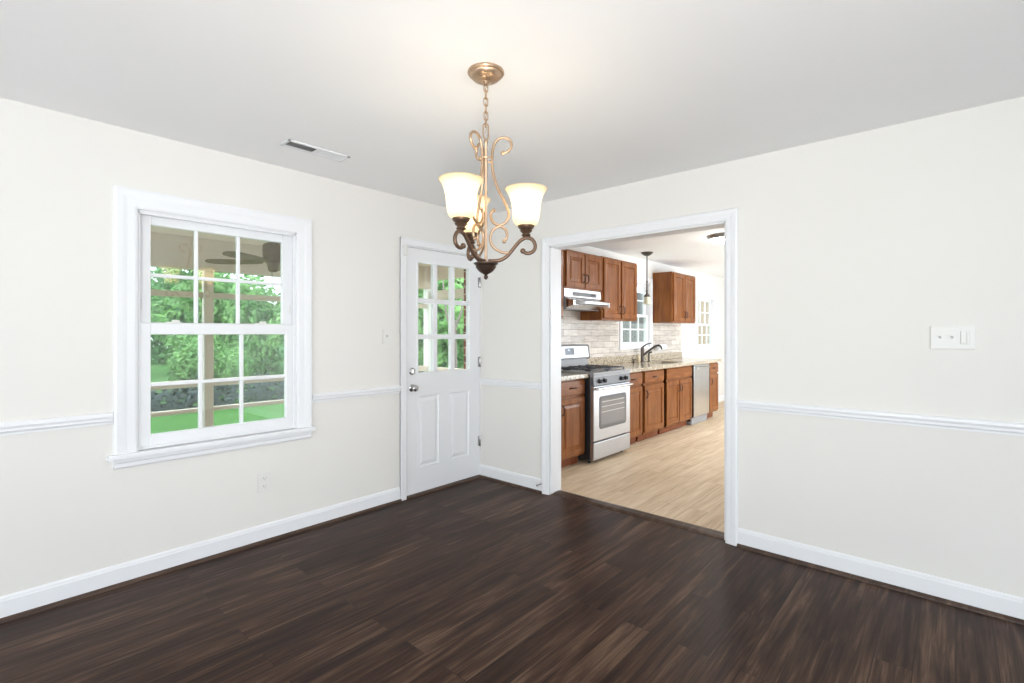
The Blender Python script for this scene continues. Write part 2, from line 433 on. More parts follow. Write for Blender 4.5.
def struct(name, bm, mat, label, cat, smooth=False):
    return props(part(name, bm, mat, None, smooth), label, cat, None, 'structure')

# ------------------------------------------------------------------ the shell
H = 2.44
RX = 6.5; RY = -6.5                   # the two rooms' far limits behind the camera
KX = 3.5; KY = 8.5; KW = -0.13        # kitchen
OX0, OX1, OZ = 0.81, 2.226, 2.06      # the wide opening
WY0, WY1, WZ0, WZ1 = -2.655, -1.735, 0.70, 2.035   # dining window
DY0, DY1, DZ = -0.862, -0.006, 2.058  # door hole
b = BM(); bx(b, -0.14, RX + 0.14, RY - 0.14, 0.03, -0.1, 0.0)
struct('floor', b, M['dark_floor'], 'dark brown wood plank floor of the dining room', 'floor')
b = BM(); bx(b, KW - 0.17, KX + 0.12, 0.03, KY + 0.12, -0.1, 0.004)
struct('floor_kitchen', b, M['light_floor'], 'pale beige wood plank floor of the kitchen', 'floor')
b = BM(); bx(b, -0.14, RX + 0.14, RY - 0.14, 0.07, H, H + 0.12)
struct('ceiling', b, M['ceiling'], 'plain white dining room ceiling', 'ceiling')
b = BM(); bx(b, KW - 0.17, KX + 0.12, 0.07, KY + 0.12, H, H + 0.12)
struct('ceiling_kitchen', b, M['ceiling'], 'plain white kitchen ceiling beyond the opening', 'ceiling')

def wall_with_holes(axis, a0, a1, u0, u1, z0, z1, holes):
    """wall slab: axis 'x' spans thickness a0..a1 in X and u in Y; axis 'y' the other way round"""
    b = BM()
    us = sorted({u0, u1} | {h[0] for h in holes} | {h[1] for h in holes})
    for ua, ub in zip(us, us[1:]):
        zs = [(z0, z1)]
        for h in holes:
            if h[0] <= ua + 1e-6 and ub - 1e-6 <= h[1]:
                nz = []
                for p, q in zs:
                    if h[2] > p: nz.append((p, min(q, h[2])))
                    if h[3] < q: nz.append((max(p, h[3]), q))
                zs = nz
        for p, q in zs:
            if q - p > 1e-4:
                if axis == 'x': bx(b, a0, a1, ua, ub, p, q)
                else: bx(b, ua, ub, a0, a1, p, q)
    bmesh.ops.remove_doubles(b, verts=b.verts, dist=1e-5)
    return b
struct('wall_left', wall_with_holes('x', -0.14, 0, RY - 0.14, 0.0, 0, H, [(WY0, WY1, WZ0, WZ1), (DY0, DY1, 0, DZ)]), M['wall'],
       'cream painted left wall with the window and the door', 'wall')
struct('wall_right', wall_with_holes('y', 0, 0.14, -0.14, RX + 0.14, 0, H, [(OX0, OX1, 0, OZ)]), M['wall'],
       'cream painted right wall with the wide cased opening', 'wall')
struct('wall_rear', wall_with_holes('y', RY - 0.14, RY, 0, RX + 0.14, 0, H, [(0.95, 5.45, 0.25, 2.35)]), M['wall'],
       'cream painted wall behind the viewer', 'wall')
struct('wall_side', wall_with_holes('x', RX, RX + 0.14, RY, 0, 0, H, [(-6.05, -1.75, 0.25, 2.35)]), M['wall'],
       'cream painted wall on the viewer\'s right', 'wall')
KWIN = (2.87, 3.72, 1.135, 2.10)
FWIN = (5.59, 6.42, 1.06, 2.00)
struct('wall_kitchen', wall_with_holes('x', KW - 0.10, KW, 0.14, KY, 0, H, [KWIN, FWIN]), M['wall'],
       'white kitchen wall behind the cabinets', 'wall')
struct('wall_kitchen_side', wall_with_holes('x', KX, KX + 0.12, 0.14, KY, 0, H, [(2.62, 6.85, 0.3, 2.3)]), M['wall'],
       'white kitchen wall opposite the cabinets', 'wall')
struct('wall_kitchen_far', wall_with_holes('y', KY, KY + 0.12, KW - 0.17, KX, 0, H, []), M['wall'],
       'white far end wall of the kitchen', 'wall')

# baseboards, shoe mouldings, chair rails (profiles swept along the walls)
BASE = [(0, 0), (0.014, 0), (0.014, 0.092), (0.011, 0.098), (0.011, 0.104), (0.006, 0.113), (0, 0.113)]
SHOE = [(0, 0), (0.034, 0), (0.032, 0.008), (0.026, 0.014), (0.018, 0.018), (0, 0.018)]
RAIL = [(0, 0.924), (0.014, 0.924), (0.022, 0.917), (0.023, 0.905), (0.018, 0.893), (0.018, 0.882), (0.014, 0.880), (0.010, 0.872), (0.010, 0.864), (0, 0.863)]
def run_left(prof, y0, y1, b=None):
    b = b or BM(); return prism(b, prof, 'y', y0, y1)
def run_right(prof, x0, x1, b=None):
    b = b or BM(); return prism(b, [(-d, z) for d, z in prof], 'x', x0, x1)
struct('baseboard_left', run_left(BASE, RY, -0.922), M['trim'], 'white baseboard along the window wall', 'baseboard')
b = run_right(BASE, 0.0, 0.744); struct('baseboard_right', b, M['trim'], 'short white baseboard between the door corner and the opening', 'baseboard')
struct('baseboard_right_long', run_right(BASE, 2.300, RX), M['trim'], 'white baseboard right of the opening', 'baseboard')
struct('trim_1', run_left(SHOE, RY, -0.918), M['shoe'], 'dark brown shoe moulding along the window wall', 'moulding')
struct('trim_2', run_right(SHOE, 0.035, 0.744), M['shoe'], 'dark brown shoe moulding beside the door corner', 'moulding')
struct('trim_3', run_right(SHOE, 2.302, RX), M['shoe'], 'dark brown shoe moulding right of the opening', 'moulding')
struct('trim_4', run_left(RAIL, RY, -2.740), M['trim'], 'white chair rail left of the window', 'chair rail')
struct('trim_5', run_left(RAIL, -1.650, -0.922), M['trim'], 'white chair rail between window and door', 'chair rail')
struct('trim_6', run_right(RAIL, 0.0, 0.744), M['trim'], 'short white chair rail beside the door corner', 'chair rail')
struct('trim_7', run_right(RAIL, 2.302, RX), M['trim'], 'long white chair rail right of the opening', 'chair rail')
# cased opening: casing on the dining side, jamb lining, casing on the kitchen side
def casing_bm(kind, a0, a1, z1, w, face, out, sill=0.0):
    """picture-frame casing around an opening. kind 'x': on a wall facing +X at X=face, spanning a in Y;  kind 'y': on a wall whose face is Y=face, out=-1 towards -Y"""
    b = BM()
    prof = [(0, 0), (0, 0.012), (w * 0.12, 0.016), (w * 0.45, 0.017), (w * 0.62, 0.021), (w * 0.88, 0.023), (w, 0.018), (w, 0)]  # (away from the hole, proud of the wall)
    def put(u, d, z): return (face + out * d, u, z) if kind == 'x' else (u, face + out * d, z)
    bb = bmesh.new(); rings = []
    path = [lambda s: (a0 - s, sill), lambda s: (a0 - s, z1 + s), lambda s: (a1 + s, z1 + s), lambda s: (a1 + s, sill)]
    for p in path:
        ring = []
        for s, d in prof:
            u, z = p(s); ring.append(bb.verts.new(put(u, d, z)))
        rings.append(ring)
    n = len(prof)
    for p, q in zip(rings, rings[1:]):
        for k in range(n): bb.faces.new((p[k], p[(k + 1) % n], q[(k + 1) % n], q[k]))
    bb.faces.new(rings[0]); bb.faces.new(rings[-1][::-1])
    bmesh.ops.recalc_face_normals(bb, faces=bb.faces); merge(b, bb); return b
b = casing_bm('y', OX0 - 0.002, OX1, OZ, 0.075, 0.0, -1)
merge(b, casing_bm('y', OX0 - 0.002, OX1, OZ, 0.075, 0.14, 1))
bx(b, OX0 - 0.002, OX0 + 0.012, 0.0, 0.14, 0.012, OZ); bx(b, OX1 - 0.010, OX1 + 0.002, 0.0, 0.14, 0.012, OZ); bx(b, OX0, OX1, 0.0, 0.14, OZ - 0.010, OZ + 0.002)
struct('trim_8', b, M['trim'], 'white casing and lining of the wide opening to the kitchen', 'door casing')
b = prism(BM(), [(0.015, 0.0), (0.028, 0.007), (0.05, 0.013), (0.10, 0.015), (0.13, 0.010), (0.135, 0.0)][::-1], 'x', OX0 + 0.012, OX1 - 0.010)
bmesh.ops.rotate(b, verts=b.verts, cent=(0, 0, 0), matrix=Matrix.Identity(3))
struct('trim_9', b, M['shoe'], 'dark brown threshold strip across the opening', 'threshold')
b = BM()
bx(b, 0, 0.017, DY0 - 0.058, DY0, 0, DZ + 0.058, 0.003); bx(b, 0, 0.017, DY0, -0.001, DZ, DZ + 0.058, 0.003)
bx(b, 0.0, 0.022, DY0 - 0.058, DY0 - 0.042, 0, DZ + 0.058, 0.004); bx(b, 0.0, 0.022, DY0 - 0.058, -0.001, DZ + 0.042, DZ + 0.058, 0.004)
bx(b, -0.139, 0.0, DY0, DY0 + 0.012, 0, DZ); bx(b, -0.139, 0.0, DY1 - 0.010, DY1, 0, DZ); bx(b, -0.139, 0.0, DY0, DY1, DZ - 0.01, DZ)
struct('trim_10', b, M['trim'], 'white casing around the garden door', 'door casing')
b = prism(BM(), SHOE, 'y', DY0 + 0.012, DY1 - 0.01); bx(b, -0.14, 0.0, DY0 + 0.012, DY1 - 0.01, 0.0, 0.018)
struct('trim_11', b, M['shoe'], 'dark brown threshold strip below the garden door', 'threshold')
b = prism(BM(), [(KW + x, z) for x, z in ((0, 0), (0.014, 0), (0.014, 0.09), (0.006, 0.11), (0, 0.11))], 'y', 4.90, KY)
struct('baseboard_kitchen', b, M['trim'], 'white baseboard beyond the kitchen cabinets', 'baseboard')

# ------------------------------------------------------------------ windows
def sash(root, name, x, th, y0, y1, z0, z1, st, rt, rb, cols, rows, mw=0.018, colsY=None, rowsZ=None):
    """a sash: frame + muntins + glass. glass plane at x"""
    b = BM(); h = th / 2
    bx(b, x - h, x + h, y0, y0 + st, z0, z1, 0.003, 1); bx(b, x - h, x + h, y1 - st, y1, z0, z1, 0.003, 1)
    bx(b, x - h, x + h, y0 + st, y1 - st, z1 - rt, z1, 0.003, 1); bx(b, x - h, x + h, y0 + st, y1 - st, z0, z0 + rb, 0.003, 1)
    f = part(name, b, M['trim'], root)
    gy0, gy1, gz0, gz1 = y0 + st, y1 - st, z0 + rb, z1 - rt
    ys = colsY or [gy0 + (gy1 - gy0) * i / cols for i in range(1, cols)]
    zs = rowsZ or [gz0 + (gz1 - gz0) * i / rows for i in range(1, rows)]
    b = BM()
    for y in ys: bx(b, x - 0.011, x + 0.011, y - mw / 2, y + mw / 2, gz0, gz1, 0.003, 1)
    for z in zs: bx(b, x - 0.0105, x + 0.0105, gy0, gy1, z - mw / 2, z + mw / 2, 0.003, 1)
    part('muntins', b, M['trim'], f)
    for gx in (x - 0.007, x + 0.007):   # double glazing
        b = BM(); bx(b, gx - 0.002, gx + 0.002, gy0 - 0.004, gy1 + 0.004, gz0 - 0.004, gz1 + 0.004)
        part('glass_pane', b, M['glass'], f)
    return f

w1 = thing('window_1', 'white double-hung dining window with six panes in each sash', 'window', (0, (WY0 + WY1) / 2, WZ0), None, 'structure')
b = casing_bm('x', WY0 + 0.022, WY1 - 0.022, WZ1 - 0.018, 0.104, 0.0, 1, 0.70)
part('casing', b, M['trim'], w1)
b = BM()
bx(b, -0.05, 0.045, -2.764, -1.640, 0.672, 0.700, 0.007, 2)
part('sill', b, M['trim'], w1)
b = BM(); prism(b, [(0, 0.622), (0.013, 0.622), (0.017, 0.630), (0.017, 0.648), (0.022, 0.655), (0.022, 0.671), (0, 0.671)], 'y', -2.737, -1.660)
part('apron', b, M['trim'], w1)
b = BM()   # frame with stepped stops
for x0, x1, ins in ((-0.139, -0.012, 0.026), (-0.028, 0.0, 0.040)):
    pass
fy0, fy1 = WY0, WY1
bx(b, -0.139, -0.002, fy0, fy0 + 0.028, WZ0, WZ1); bx(b, -0.139, -0.002, fy1 - 0.028, fy1, WZ0, WZ1)
bx(b, -0.139, -0.002, fy0, fy1, WZ1 - 0.028, WZ1); bx(b, -0.139, -0.012, fy0, fy1, WZ0, WZ0 + 0.020)
bx(b, -0.018, -0.004, fy0 + 0.028, fy0 + 0.038, WZ0, WZ1 - 0.02, 0.002, 1); bx(b, -0.018, -0.004, fy1 - 0.038, fy1 - 0.028, WZ0, WZ1 - 0.02, 0.002, 1)
bx(b, -0.018, -0.004, fy0 + 0.028, fy1 - 0.028, WZ1 - 0.040, WZ1 - 0.028, 0.002, 1)
part('window_frame', b, M['trim'], w1)
up = sash(w1, 'upper_sash', -0.062, 0.034, WY0 + 0.028, WY1 - 0.028, 1.340, WZ1 - 0.028, 0.066, 0.058, 0.062, 3, 2, 0.020, [-2.334, -2.101], [1.669])
lo = sash(w1, 'lower_sash', -0.026, 0.034, WY0 + 0.034, WY1 - 0.034, WZ0 + 0.016, 1.398, 0.052, 0.064, 0.062, 3, 2, 0.020, [-2.322, -2.094], [1.054])
for y in (-2.46, -1.98):
    b = BM(); bx(b, -0.030, -0.006, y - 0.035, y + 0.035, 1.398, 1.406, 0.003, 2); bx(b, -0.022, -0.008, y - 0.008, y + 0.03, 1.405, 1.417, 0.004, 2)
    part('sash_lock', b, M['plastic'], w1)
for y in (WY0 + 0.045, WY1 - 0.045):
    b = BM(); bx(b, -0.046, -0.042, y - 0.006, y + 0.006, 1.47, 1.53, 0.002, 1)
    part('tilt_latch', b, M['plastic'], w1)

def small_window(name, label, hole, cas, mid, cols=3):
    y0, y1, z0, z1 = hole
    w = thing(name, label, 'window', (KW, (y0 + y1) / 2, z0), None, 'structure')
    bb = casing_bm('x', y0 + 0.004, y1 - 0.004, z1 - 0.004, cas, KW, 1, z0)
    bx(bb, KW - 0.02, KW + 0.03, y0 - cas - 0.01, y1 + cas + 0.01, z0 - 0.022, z0 + 0.004, 0.004, 1)
    part('casing', bb, M['trim'], w)
    bb = BM(); bx(bb, KW - 0.085, KW - 0.002, y0, y0 + 0.02, z0, z1); bx(bb, KW - 0.085, KW - 0.002, y1 - 0.02, y1, z0, z1)
    bx(bb, KW - 0.085, KW - 0.002, y0, y1, z1 - 0.02, z1); bx(bb, KW - 0.085, KW - 0.002, y0, y1, z0, z0 + 0.02)
    part('window_frame', bb, M['trim'], w)
    sash(w, 'upper_sash', KW - 0.066, 0.03, y0 + 0.02, y1 - 0.02, mid - 0.02, z1 - 0.02, 0.045, 0.045, 0.04, cols, 2, 0.022)
    sash(w, 'lower_sash', KW - 0.034, 0.03, y0 + 0.02, y1 - 0.02, z0 + 0.02, mid + 0.02, 0.045, 0.04, 0.06, cols, 2, 0.022)
    return w
small_window('window_2', 'white kitchen window behind the sink faucet', KWIN, 0.07, 1.60)
small_window('window_3', 'small white far kitchen window with tan panes past the cabinets', FWIN, 0.05, 1.50)

# ------------------------------------------------------------------ garden door
d1 = thing('door_1', 'white garden door with nine panes over two panels', 'door', (0, DY1, 0), None, 'structure')
Y0, Y1 = DY0 + 0.016, DY1 - 0.012
gy = [-0.735, -0.147]; gz = [1.012, 1.931]
xf, xb = -0.004, -0.048
b = BM()
bx(b, xb, xf, Y0, gy[0], 0.020, DZ - 0.014); bx(b, xb, xf, gy[1], Y1, 0.020, DZ - 0.014)
bx(b, xb, xf, gy[0], gy[1], gz[1], DZ - 0.014)
bx(b, xb, xf, gy[0], gy[1], 0.822, gz[0]); bx(b, xb, xf, gy[0], gy[1], 0.020, 0.222)
bx(b, xb, xf, -0.505, -0.385, 0.222, 0.822)
bmesh.ops.remove_doubles(b, verts=b.verts, dist=1e-5)
part('door_leaf', b, M['trim'], d1)
for a, c in ((gy[0], -0.505), (-0.385, gy[1])):
    b = BM(); rings = [(0.0, 0.0), (0.004, 0.003), (0.012, -0.008), (0.022, -0.010), (0.045, -0.002)]
    bb = bmesh.new(); L = []
    for i, d in rings: L.append([bb.verts.new((xf + d, y, z)) for y, z in ((a + i, 0.222 + i), (c - i, 0.222 + i), (c - i, 0.822 - i), (a + i, 0.822 - i))])
    for p, q in zip(L, L[1:]):
        for k in range(4): bb.faces.new((p[k], p[(k + 1) % 4], q[(k + 1) % 4], q[k]))
    bb.faces.new(L[-1])
    ex = [bb.verts.new((xb, y, z)) for y, z in ((a, 0.222), (c, 0.222), (c, 0.822), (a, 0.822))]
    for k in range(4): bb.faces.new((L[0][(k + 1) % 4], L[0][k], ex[k], ex[(k + 1) % 4]))
    bb.faces.new(ex[::-1]); bmesh.ops.recalc_face_normals(bb, faces=bb.faces); merge(b, bb)
    part('door_panel', b, M['trim'], d1)
b = BM()
for y in (-0.545, -0.3475): bx(b, xb + 0.004, xf - 0.001, y - 0.022, y + 0.022, gz[0], gz[1], 0.006, 2)
for z in (1.3115, 1.614): bx(b, xb + 0.005, xf - 0.002, gy[0], gy[1], z - 0.021, z + 0.021, 0.006, 2)
lip = 0.010
bx(b, xf - 0.002, xf + 0.005, gy[0] - 0.012, gy[0] + lip * 0.3, gz[0] - 0.012, gz[1] + 0.012, 0.002, 1); bx(b, xf - 0.002, xf + 0.005, gy[1] - lip * 0.3, gy[1] + 0.012, gz[0] - 0.012, gz[1] + 0.012, 0.002, 1)
bx(b, xf - 0.002, xf + 0.005, gy[0], gy[1], gz[0] - 0.012, gz[0] + 0.003, 0.002, 1); bx(b, xf - 0.002, xf + 0.005, gy[0], gy[1], gz[1] - 0.003, gz[1] + 0.012, 0.002, 1)
part('muntins', b, M['trim'], d1)
b = BM(); bx(b, -0.016, -0.012, gy[0] + 0.0005, gy[1] - 0.0005, gz[0] + 0.0005, gz[1] - 0.0005)
part('glass_pane', b, M['glass'], d1)
b = BM(); lathe(b, [(0.030, 0), (0.031, 0.004), (0.026, 0.009), (0.012, 0.012), (0.011, 0.026), (0.020, 0.032), (0.027, 0.043), (0.026, 0.054), (0.017, 0.061), (0, 0.063)], (xf, -0.795, 0.893), 24, 'x')
part('door_knob', b, M['nickel'], d1, True, 'satin nickel round door knob')
b = BM(); lathe(b, [(0.029, 0), (0.030, 0.006), (0.024, 0.012), (0.022, 0.012), (0, 0.013)], (xf, -0.795, 1.030), 24, 'x'); bx(b, xf + 0.010, xf + 0.026, -0.799, -0.791, 1.012, 1.048, 0.003, 1)
part('deadbolt', b, M['nickel'], d1, True, 'satin nickel thumb-turn deadbolt')
for z in (1.815, 1.075, 0.335):
    b = BM(); lathe(b, [(0, -0.052), (0.005, -0.05), (0.007, -0.046), (0.007, 0.046), (0.005, 0.05), (0, 0.052)], (0.004, DY1 - 0.010, z), 10)
    bx(b, -0.004, 0.0, DY1 - 0.034, DY1 - 0.010, z - 0.046, z + 0.046)
    part('hinge', b, M['nickel'], d1, True, 'grey metal butt hinge')
b = BM(); bx(b, 0.0175, 0.034, -0.894, -0.866, 1.966, 2.046, 0.004, 2); bx(b, 0.034, 0.0345, -0.888, -0.872, 1.974, 1.979)
single('door_sensor', b, M['plastic'], 'small white contact sensor at the top left corner of the garden door', 'sensor')

# ------------------------------------------------------------------ wall plates, vent, door stop
sp = thing('switch_plate', 'wide white three-gang switch plate on the right wall above the chair rail', 'light switch', (3.316, 0, 1.262))
b = BM(); bx(b, 3.232, 3.400, -0.007, 0.0, 1.262, 1.377, 0.0035, 2); part('cover_plate', b, M['plastic'], sp)
for x in (3.269, 3.315):
    b = BM(); bx(b, x - 0.006, x + 0.006, -0.0085, -0.006, 1.308, 1.332); prism(b, [(-0.007, 1.314), (-0.020, 1.327), (-0.019, 1.333), (-0.007, 1.330)], 'x', x - 0.004, x + 0.004)
    part('toggle', b, M['plastic'], sp)
b = BM(); bx(b, 3.345, 3.379, -0.011, -0.006, 1.287, 1.353, 0.002, 1); bx(b, 3.368, 3.3735, -0.014, -0.010, 1.293, 1.347, 0.001, 1); bx(b, 3.349, 3.366, -0.0125, -0.010, 1.293, 1.319, 0.001, 1)
part('dimmer', b, M['plastic'], sp)

sp = thing('switch_plate', 'single white toggle switch plate on the window wall just left of the door', 'light switch', (0, -1.04, 1.258))
b = BM(); bx(b, 0, 0.006, -1.077, -1.004, 1.258, 1.372, 0.003, 2); part('cover_plate', b, M['plastic'], sp)
b = BM(); prism(b, [(0.005, 1.308), (0.018, 1.322), (0.017, 1.328), (0.005, 1.326)], 'y', -1.0445, -1.0365); part('toggle', b, M['plastic'], sp)

ot = thing('wall_outlet', 'white duplex power outlet on the wall below the window', 'outlet', (0, -1.965, 0.320))
b = BM(); bx(b, 0, 0.006, -2.005, -1.925, 0.320, 0.446, 0.003, 2); part('cover_plate', b, M['plastic'], ot)
for z in (0.356, 0.408):
    b = BM(); bx(b, 0.005, 0.008, -1.983, -1.947, z - 0.016, z + 0.016, 0.006, 2)
    s = part('receptacle', b, M['plastic'], ot)
    b = BM(); bx(b, 0.0076, 0.0084, -1.974, -1.971, z - 0.002, z + 0.009); bx(b, 0.0076, 0.0084, -1.960, -1.957, z - 0.002, z + 0.009); bx(b, 0.0076, 0.0084, -1.9675, -1.9625, z - 0.011, z - 0.006)
    part('slots', b, M['dark_slot'], s)

cv = thing('ceiling_vent', 'white rectangular air vent with angled slats in the ceiling above the window', 'vent', (0.455, -1.85, H))
vx0, vx1, vy0, vy1 = 0.395, 0.515, -2.040, -1.655
b = BM()
for q in ((vx0, vx1, vy0, vy0 + 0.018), (vx0, vx1, vy1 - 0.018, vy1), (vx0, vx0 + 0.020, vy0, vy1), (vx1 - 0.020, vx1, vy0, vy1), (vx0 + 0.02, vx1 - 0.02, (vy0 + vy1) / 2 - 0.006, (vy0 + vy1) / 2 + 0.006)):
    bx(b, q[0], q[1], q[2], q[3], H - 0.008, H - 0.0002, 0.002, 1)
part('frame', b, M['trim'], cv)
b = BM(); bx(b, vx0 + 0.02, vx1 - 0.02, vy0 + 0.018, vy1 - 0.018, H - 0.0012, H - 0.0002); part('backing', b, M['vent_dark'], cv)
for half in (0, 1):
    ya, yb = (vy0 + 0.018, (vy0 + vy1) / 2 - 0.006) if half == 0 else ((vy0 + vy1) / 2 + 0.006, vy1 - 0.018)
    b = BM(); n = 14
    for i in range(n):
        y = ya + (yb - ya) * (i + 0.5) / n; s = 1 if half == 0 else -1
        prism(b, [(y - 0.0045 * s, H - 0.0072), (y + 0.0045 * s, H - 0.0015), (y + 0.0052 * s, H - 0.0015), (y - 0.0035 * s, H - 0.0072)], 'x', vx0 + 0.02, vx1 - 0.02)
    part('slats', b, M['trim'], cv)

b = BM(); lathe(b, [(0.010, 0), (0.011, 0.004), (0.006, 0.008), (0.006, 0.050), (0.010, 0.054), (0.010, 0.064), (0.004, 0.068), (0, 0.068)], (0.735, -0.0135, 0.080), 14, 'y')
bmesh.ops.rotate(b, verts=b.verts, cent=(0.735, -0.0135, 0.080), matrix=Matrix.Rotation(R(180), 3, 'Z'))
ds = single('door_stop', b, M['nickel'], 'small metal door stop on the short baseboard beside the opening', 'door stop', smooth=True)

# ------------------------------------------------------------------ chandelier
CX, CY = 1.85, -1.81
ch = thing('chandelier', 'champagne bronze scrolled chandelier with three lit alabaster bell shades', 'chandelier', (CX, CY, H))
zz = lambda py: 1.3399 + (333.44 - py) / 237.6
rr = lambda px: (px - 486.0) / 237.6
b = BM(); lathe(b, [(0.0, H), (0.076, H), (0.077, H - 0.006), (0.074, H - 0.011), (0.068, H - 0.013), (0.067, H - 0.018), (0.055, H - 0.030), (0.034, H - 0.040), (0.018, H - 0.044), (0.014, H - 0.050), (0.009, H - 0.056), (0, H - 0.058)][::-1], (CX, CY, 0), 40)
part('canopy', b, M['champagne'], ch, True, 'round champagne ceiling canopy')
def link(b, z0, z1, w, r, ang):
    pts = []; h = (z1 - z0) / 2; c = (z0 + z1) / 2; st = max(h - w, 0.0)
    for i in range(24):
        a = 2 * math.pi * i / 24; x = w * math.cos(a); z = (w * math.sin(a)) + (st if math.sin(a) > 0 else -st)
        pts.append((CX + x * math.cos(ang), CY + x * math.sin(ang), c + z))
    tube(b, pts, r, 8, closed=True)
b = BM(); z = 2.392; n = 6
for i in range(n):
    link(b, z - 0.038, z, 0.0085, 0.0022, YAW + (R(20) if i % 2 == 0 else R(110))); z -= 0.0295
tube(b, [(CX + 0.004 * math.sin(i * 1.7), CY + 0.004 * math.cos(i * 1.7), 2.395 - i * 0.0165) for i in range(14)], 0.0016, 6, 3)
part('chain', b, M['champagne'], ch, True)
b = BM(); link(b, 2.158, 2.222, 0.013, 0.0032, YAW + R(35)); part('top_loop', b, M['champagne'], ch, True)
b = BM(); lathe(b, [(0, 1.630), (0.006, 1.630), (0.0055, 2.135), (0.009, 2.140), (0.009, 2.150), (0.005, 2.158), (0, 2.162)], (CX, CY, 0), 16)
part('stem', b, M['champagne'], ch, True)
b = BM(); lathe(b, [(0, 1.566), (0.004, 1.567), (0.009, 1.574), (0.009, 1.580), (0.005, 1.586), (0.012, 1.590), (0.026, 1.598), (0.036, 1.608), (0.042, 1.617), (0.044, 1.620), (0.041, 1.622), (0.045, 1.627), (0.0515, 1.632), (0.052, 1.635), (0.047, 1.637), (0.02, 1.640), (0, 1.641)], (CX, CY, 0), 36)
part('bottom_bowl', b, M['bowl_bronze'], ch, True, 'bronze bowl and finial below the arms, with shade put into the colour')
b = BM(); tube(b, [(CX + 0.029 * math.cos(2 * math.pi * i / 32), CY + 0.029 * math.sin(2 * math.pi * i / 32), zz(159.4)) for i in range(32)], 0.0032, 8, closed=True)
part('collar_ring', b, M['champagne'], ch, True)
UP = [(503, 153.5), (506.3, 153), (509.4, 150.8), (511.6, 146.5), (510.6, 141.8), (507.4, 139), (503, 138.2), (499, 139.4), (495.6, 142.6), (493.2, 149), (492.2, 159), (492.8, 170), (495.2, 181), (499.4, 191.6), (504.2, 201), (507.8, 209.5), (508.8, 215.8), (506.6, 221.6), (502, 225), (497, 224.9), (493, 222), (491, 217), (491.4, 212.8), (494, 210.6)]
LOW = [(504.4, 241.6), (506.6, 238.8), (507.2, 234.8), (505.6, 230), (500.8, 227), (495.2, 228.6), (491.4, 233.4), (490.4, 239.6), (492.4, 245.6), (497.2, 250.2), (503, 252.8), (509.6, 253.2)]
ARM = [(488.5, 261), (494, 261), (500.5, 260.2), (507, 256.6), (512.4, 250.6), (517, 244.8), (521.6, 240.4), (527.4, 238.4), (532.6, 240.6), (535.3, 246), (534.0, 251), (529.8, 253.6), (525.6, 253.4), (523, 251.4)]
SHADE = [(r, h * 0.875) for r, h in ((0.034, 0.0), (0.040, 0.004), (0.048, 0.014), (0.0535, 0.030), (0.0565, 0.052), (0.058, 0.078), (0.0600, 0.100), (0.0640, 0.122), (0.0705, 0.144), (0.078, 0.160), (0.0835, 0.169), (0.0875, 0.174))]
RA = rr(526.2)
for k, az in enumerate((-4, -122, 116)):
    a = YAW + R(az); ca, sa = math.cos(a), math.sin(a)
    at = lambda px, py: (CX + rr(px) * ca, CY + rr(px) * sa, zz(py))
    b = BM(); tube(b, [at(*p) for p in UP], 0.0060, 10, 6); ball(b, at(*UP[0]), 0.0095); ball(b, at(*UP[-1]), 0.0080)
    part('upper_scroll', b, M['champagne'], ch, 'all')
    b = BM(); tube(b, [at(*p) for p in LOW], 0.0058, 10, 6); ball(b, at(*LOW[0]), 0.0090)
    part('lower_scroll', b, M['champagne'], ch, 'all')
    b = BM(); tube(b, [at(*p) for p in ARM], 0.0078, 12, 6); ball(b, at(*ARM[-1]), 0.0115)
    part('arm', b, M['antique'], ch, 'all')
    sx, sy = CX + RA * ca, CY + RA * sa
    b = BM(); lathe(b, [(0, 1.733), (0.010, 1.733), (0.010, 1.742), (0.018, 1.748), (0.020, 1.752), (0.014, 1.756), (0.016, 1.760), (0.023, 1.765), (0.026, 1.770), (0.022, 1.773), (0.030, 1.779), (0.0345, 1.785), (0.0355, 1.792), (0.033, 1.795), (0, 1.795)], (sx, sy, 0), 28)
    lathe(b, [(0, 1.795), (0.013, 1.795), (0.013, 1.822), (0, 1.822)], (sx, sy, 0), 16)
    part('lamp_holder', b, M['antique'], ch, True)
    b = BM(); z0 = 1.790
    lathe(b, [(r, z0 + h) for r, h in SHADE], (sx, sy, 0), 40, close=False)
    tube(b, [(sx + 0.0875 * math.cos(2 * math.pi * i / 40), sy + 0.0875 * math.sin(2 * math.pi * i / 40), z0 + 0.1525) for i in range(40)], 0.0016, 6, closed=True)
    sh = part('lamp_shade', b, M['alabaster'], ch, 'all', 'lit cream alabaster glass bell shade')
    b = BM(); lathe(b, [(0, 1.820), (0.012, 1.822), (0.016, 1.838), (0.021, 1.858), (0.0215, 1.870), (0.017, 1.884), (0.008, 1.892), (0, 1.893)], (sx, sy, 0), 16)
    part('bulb', b, M['bulb'], sh, 'all')
    ld = bpy.data.lights.new('chandelier_lamp', 'POINT'); ld.energy = 0.62; ld.color = (1, 0.92, 0.79); ld.shadow_soft_size = 0.022
    lo_ = bpy.data.objects.new('chandelier_lamp', ld); COL.objects.link(lo_); lo_.parent = ch; lo_.location = (sx - CX, sy - CY, 1.905 - H)

# ------------------------------------------------------------------ kitchen cabinets
def pull(b, x, y, z, length, vertical=True, drop=0.026):
    n = 8; pts = []
    for i in range(n + 1):
        t = i / n; s = (t - 0.5) * length; d = drop * (1 - (2 * t - 1) ** 4) * 1.0
        pts.append((x + d, y, z + s) if vertical else (x + d, y + s, z))
    tube(b, pts, [0.0050 + 0.0012 * math.sin(math.pi * i / n) for i in range(n + 1)], 8)
    for e in (pts[0], pts[-1]):
        bx(b, x - 0.0005, x + 0.004, e[1] - 0.008, e[1] + 0.008, e[2] - 0.008, e[2] + 0.008, 0.002, 1)
    return b

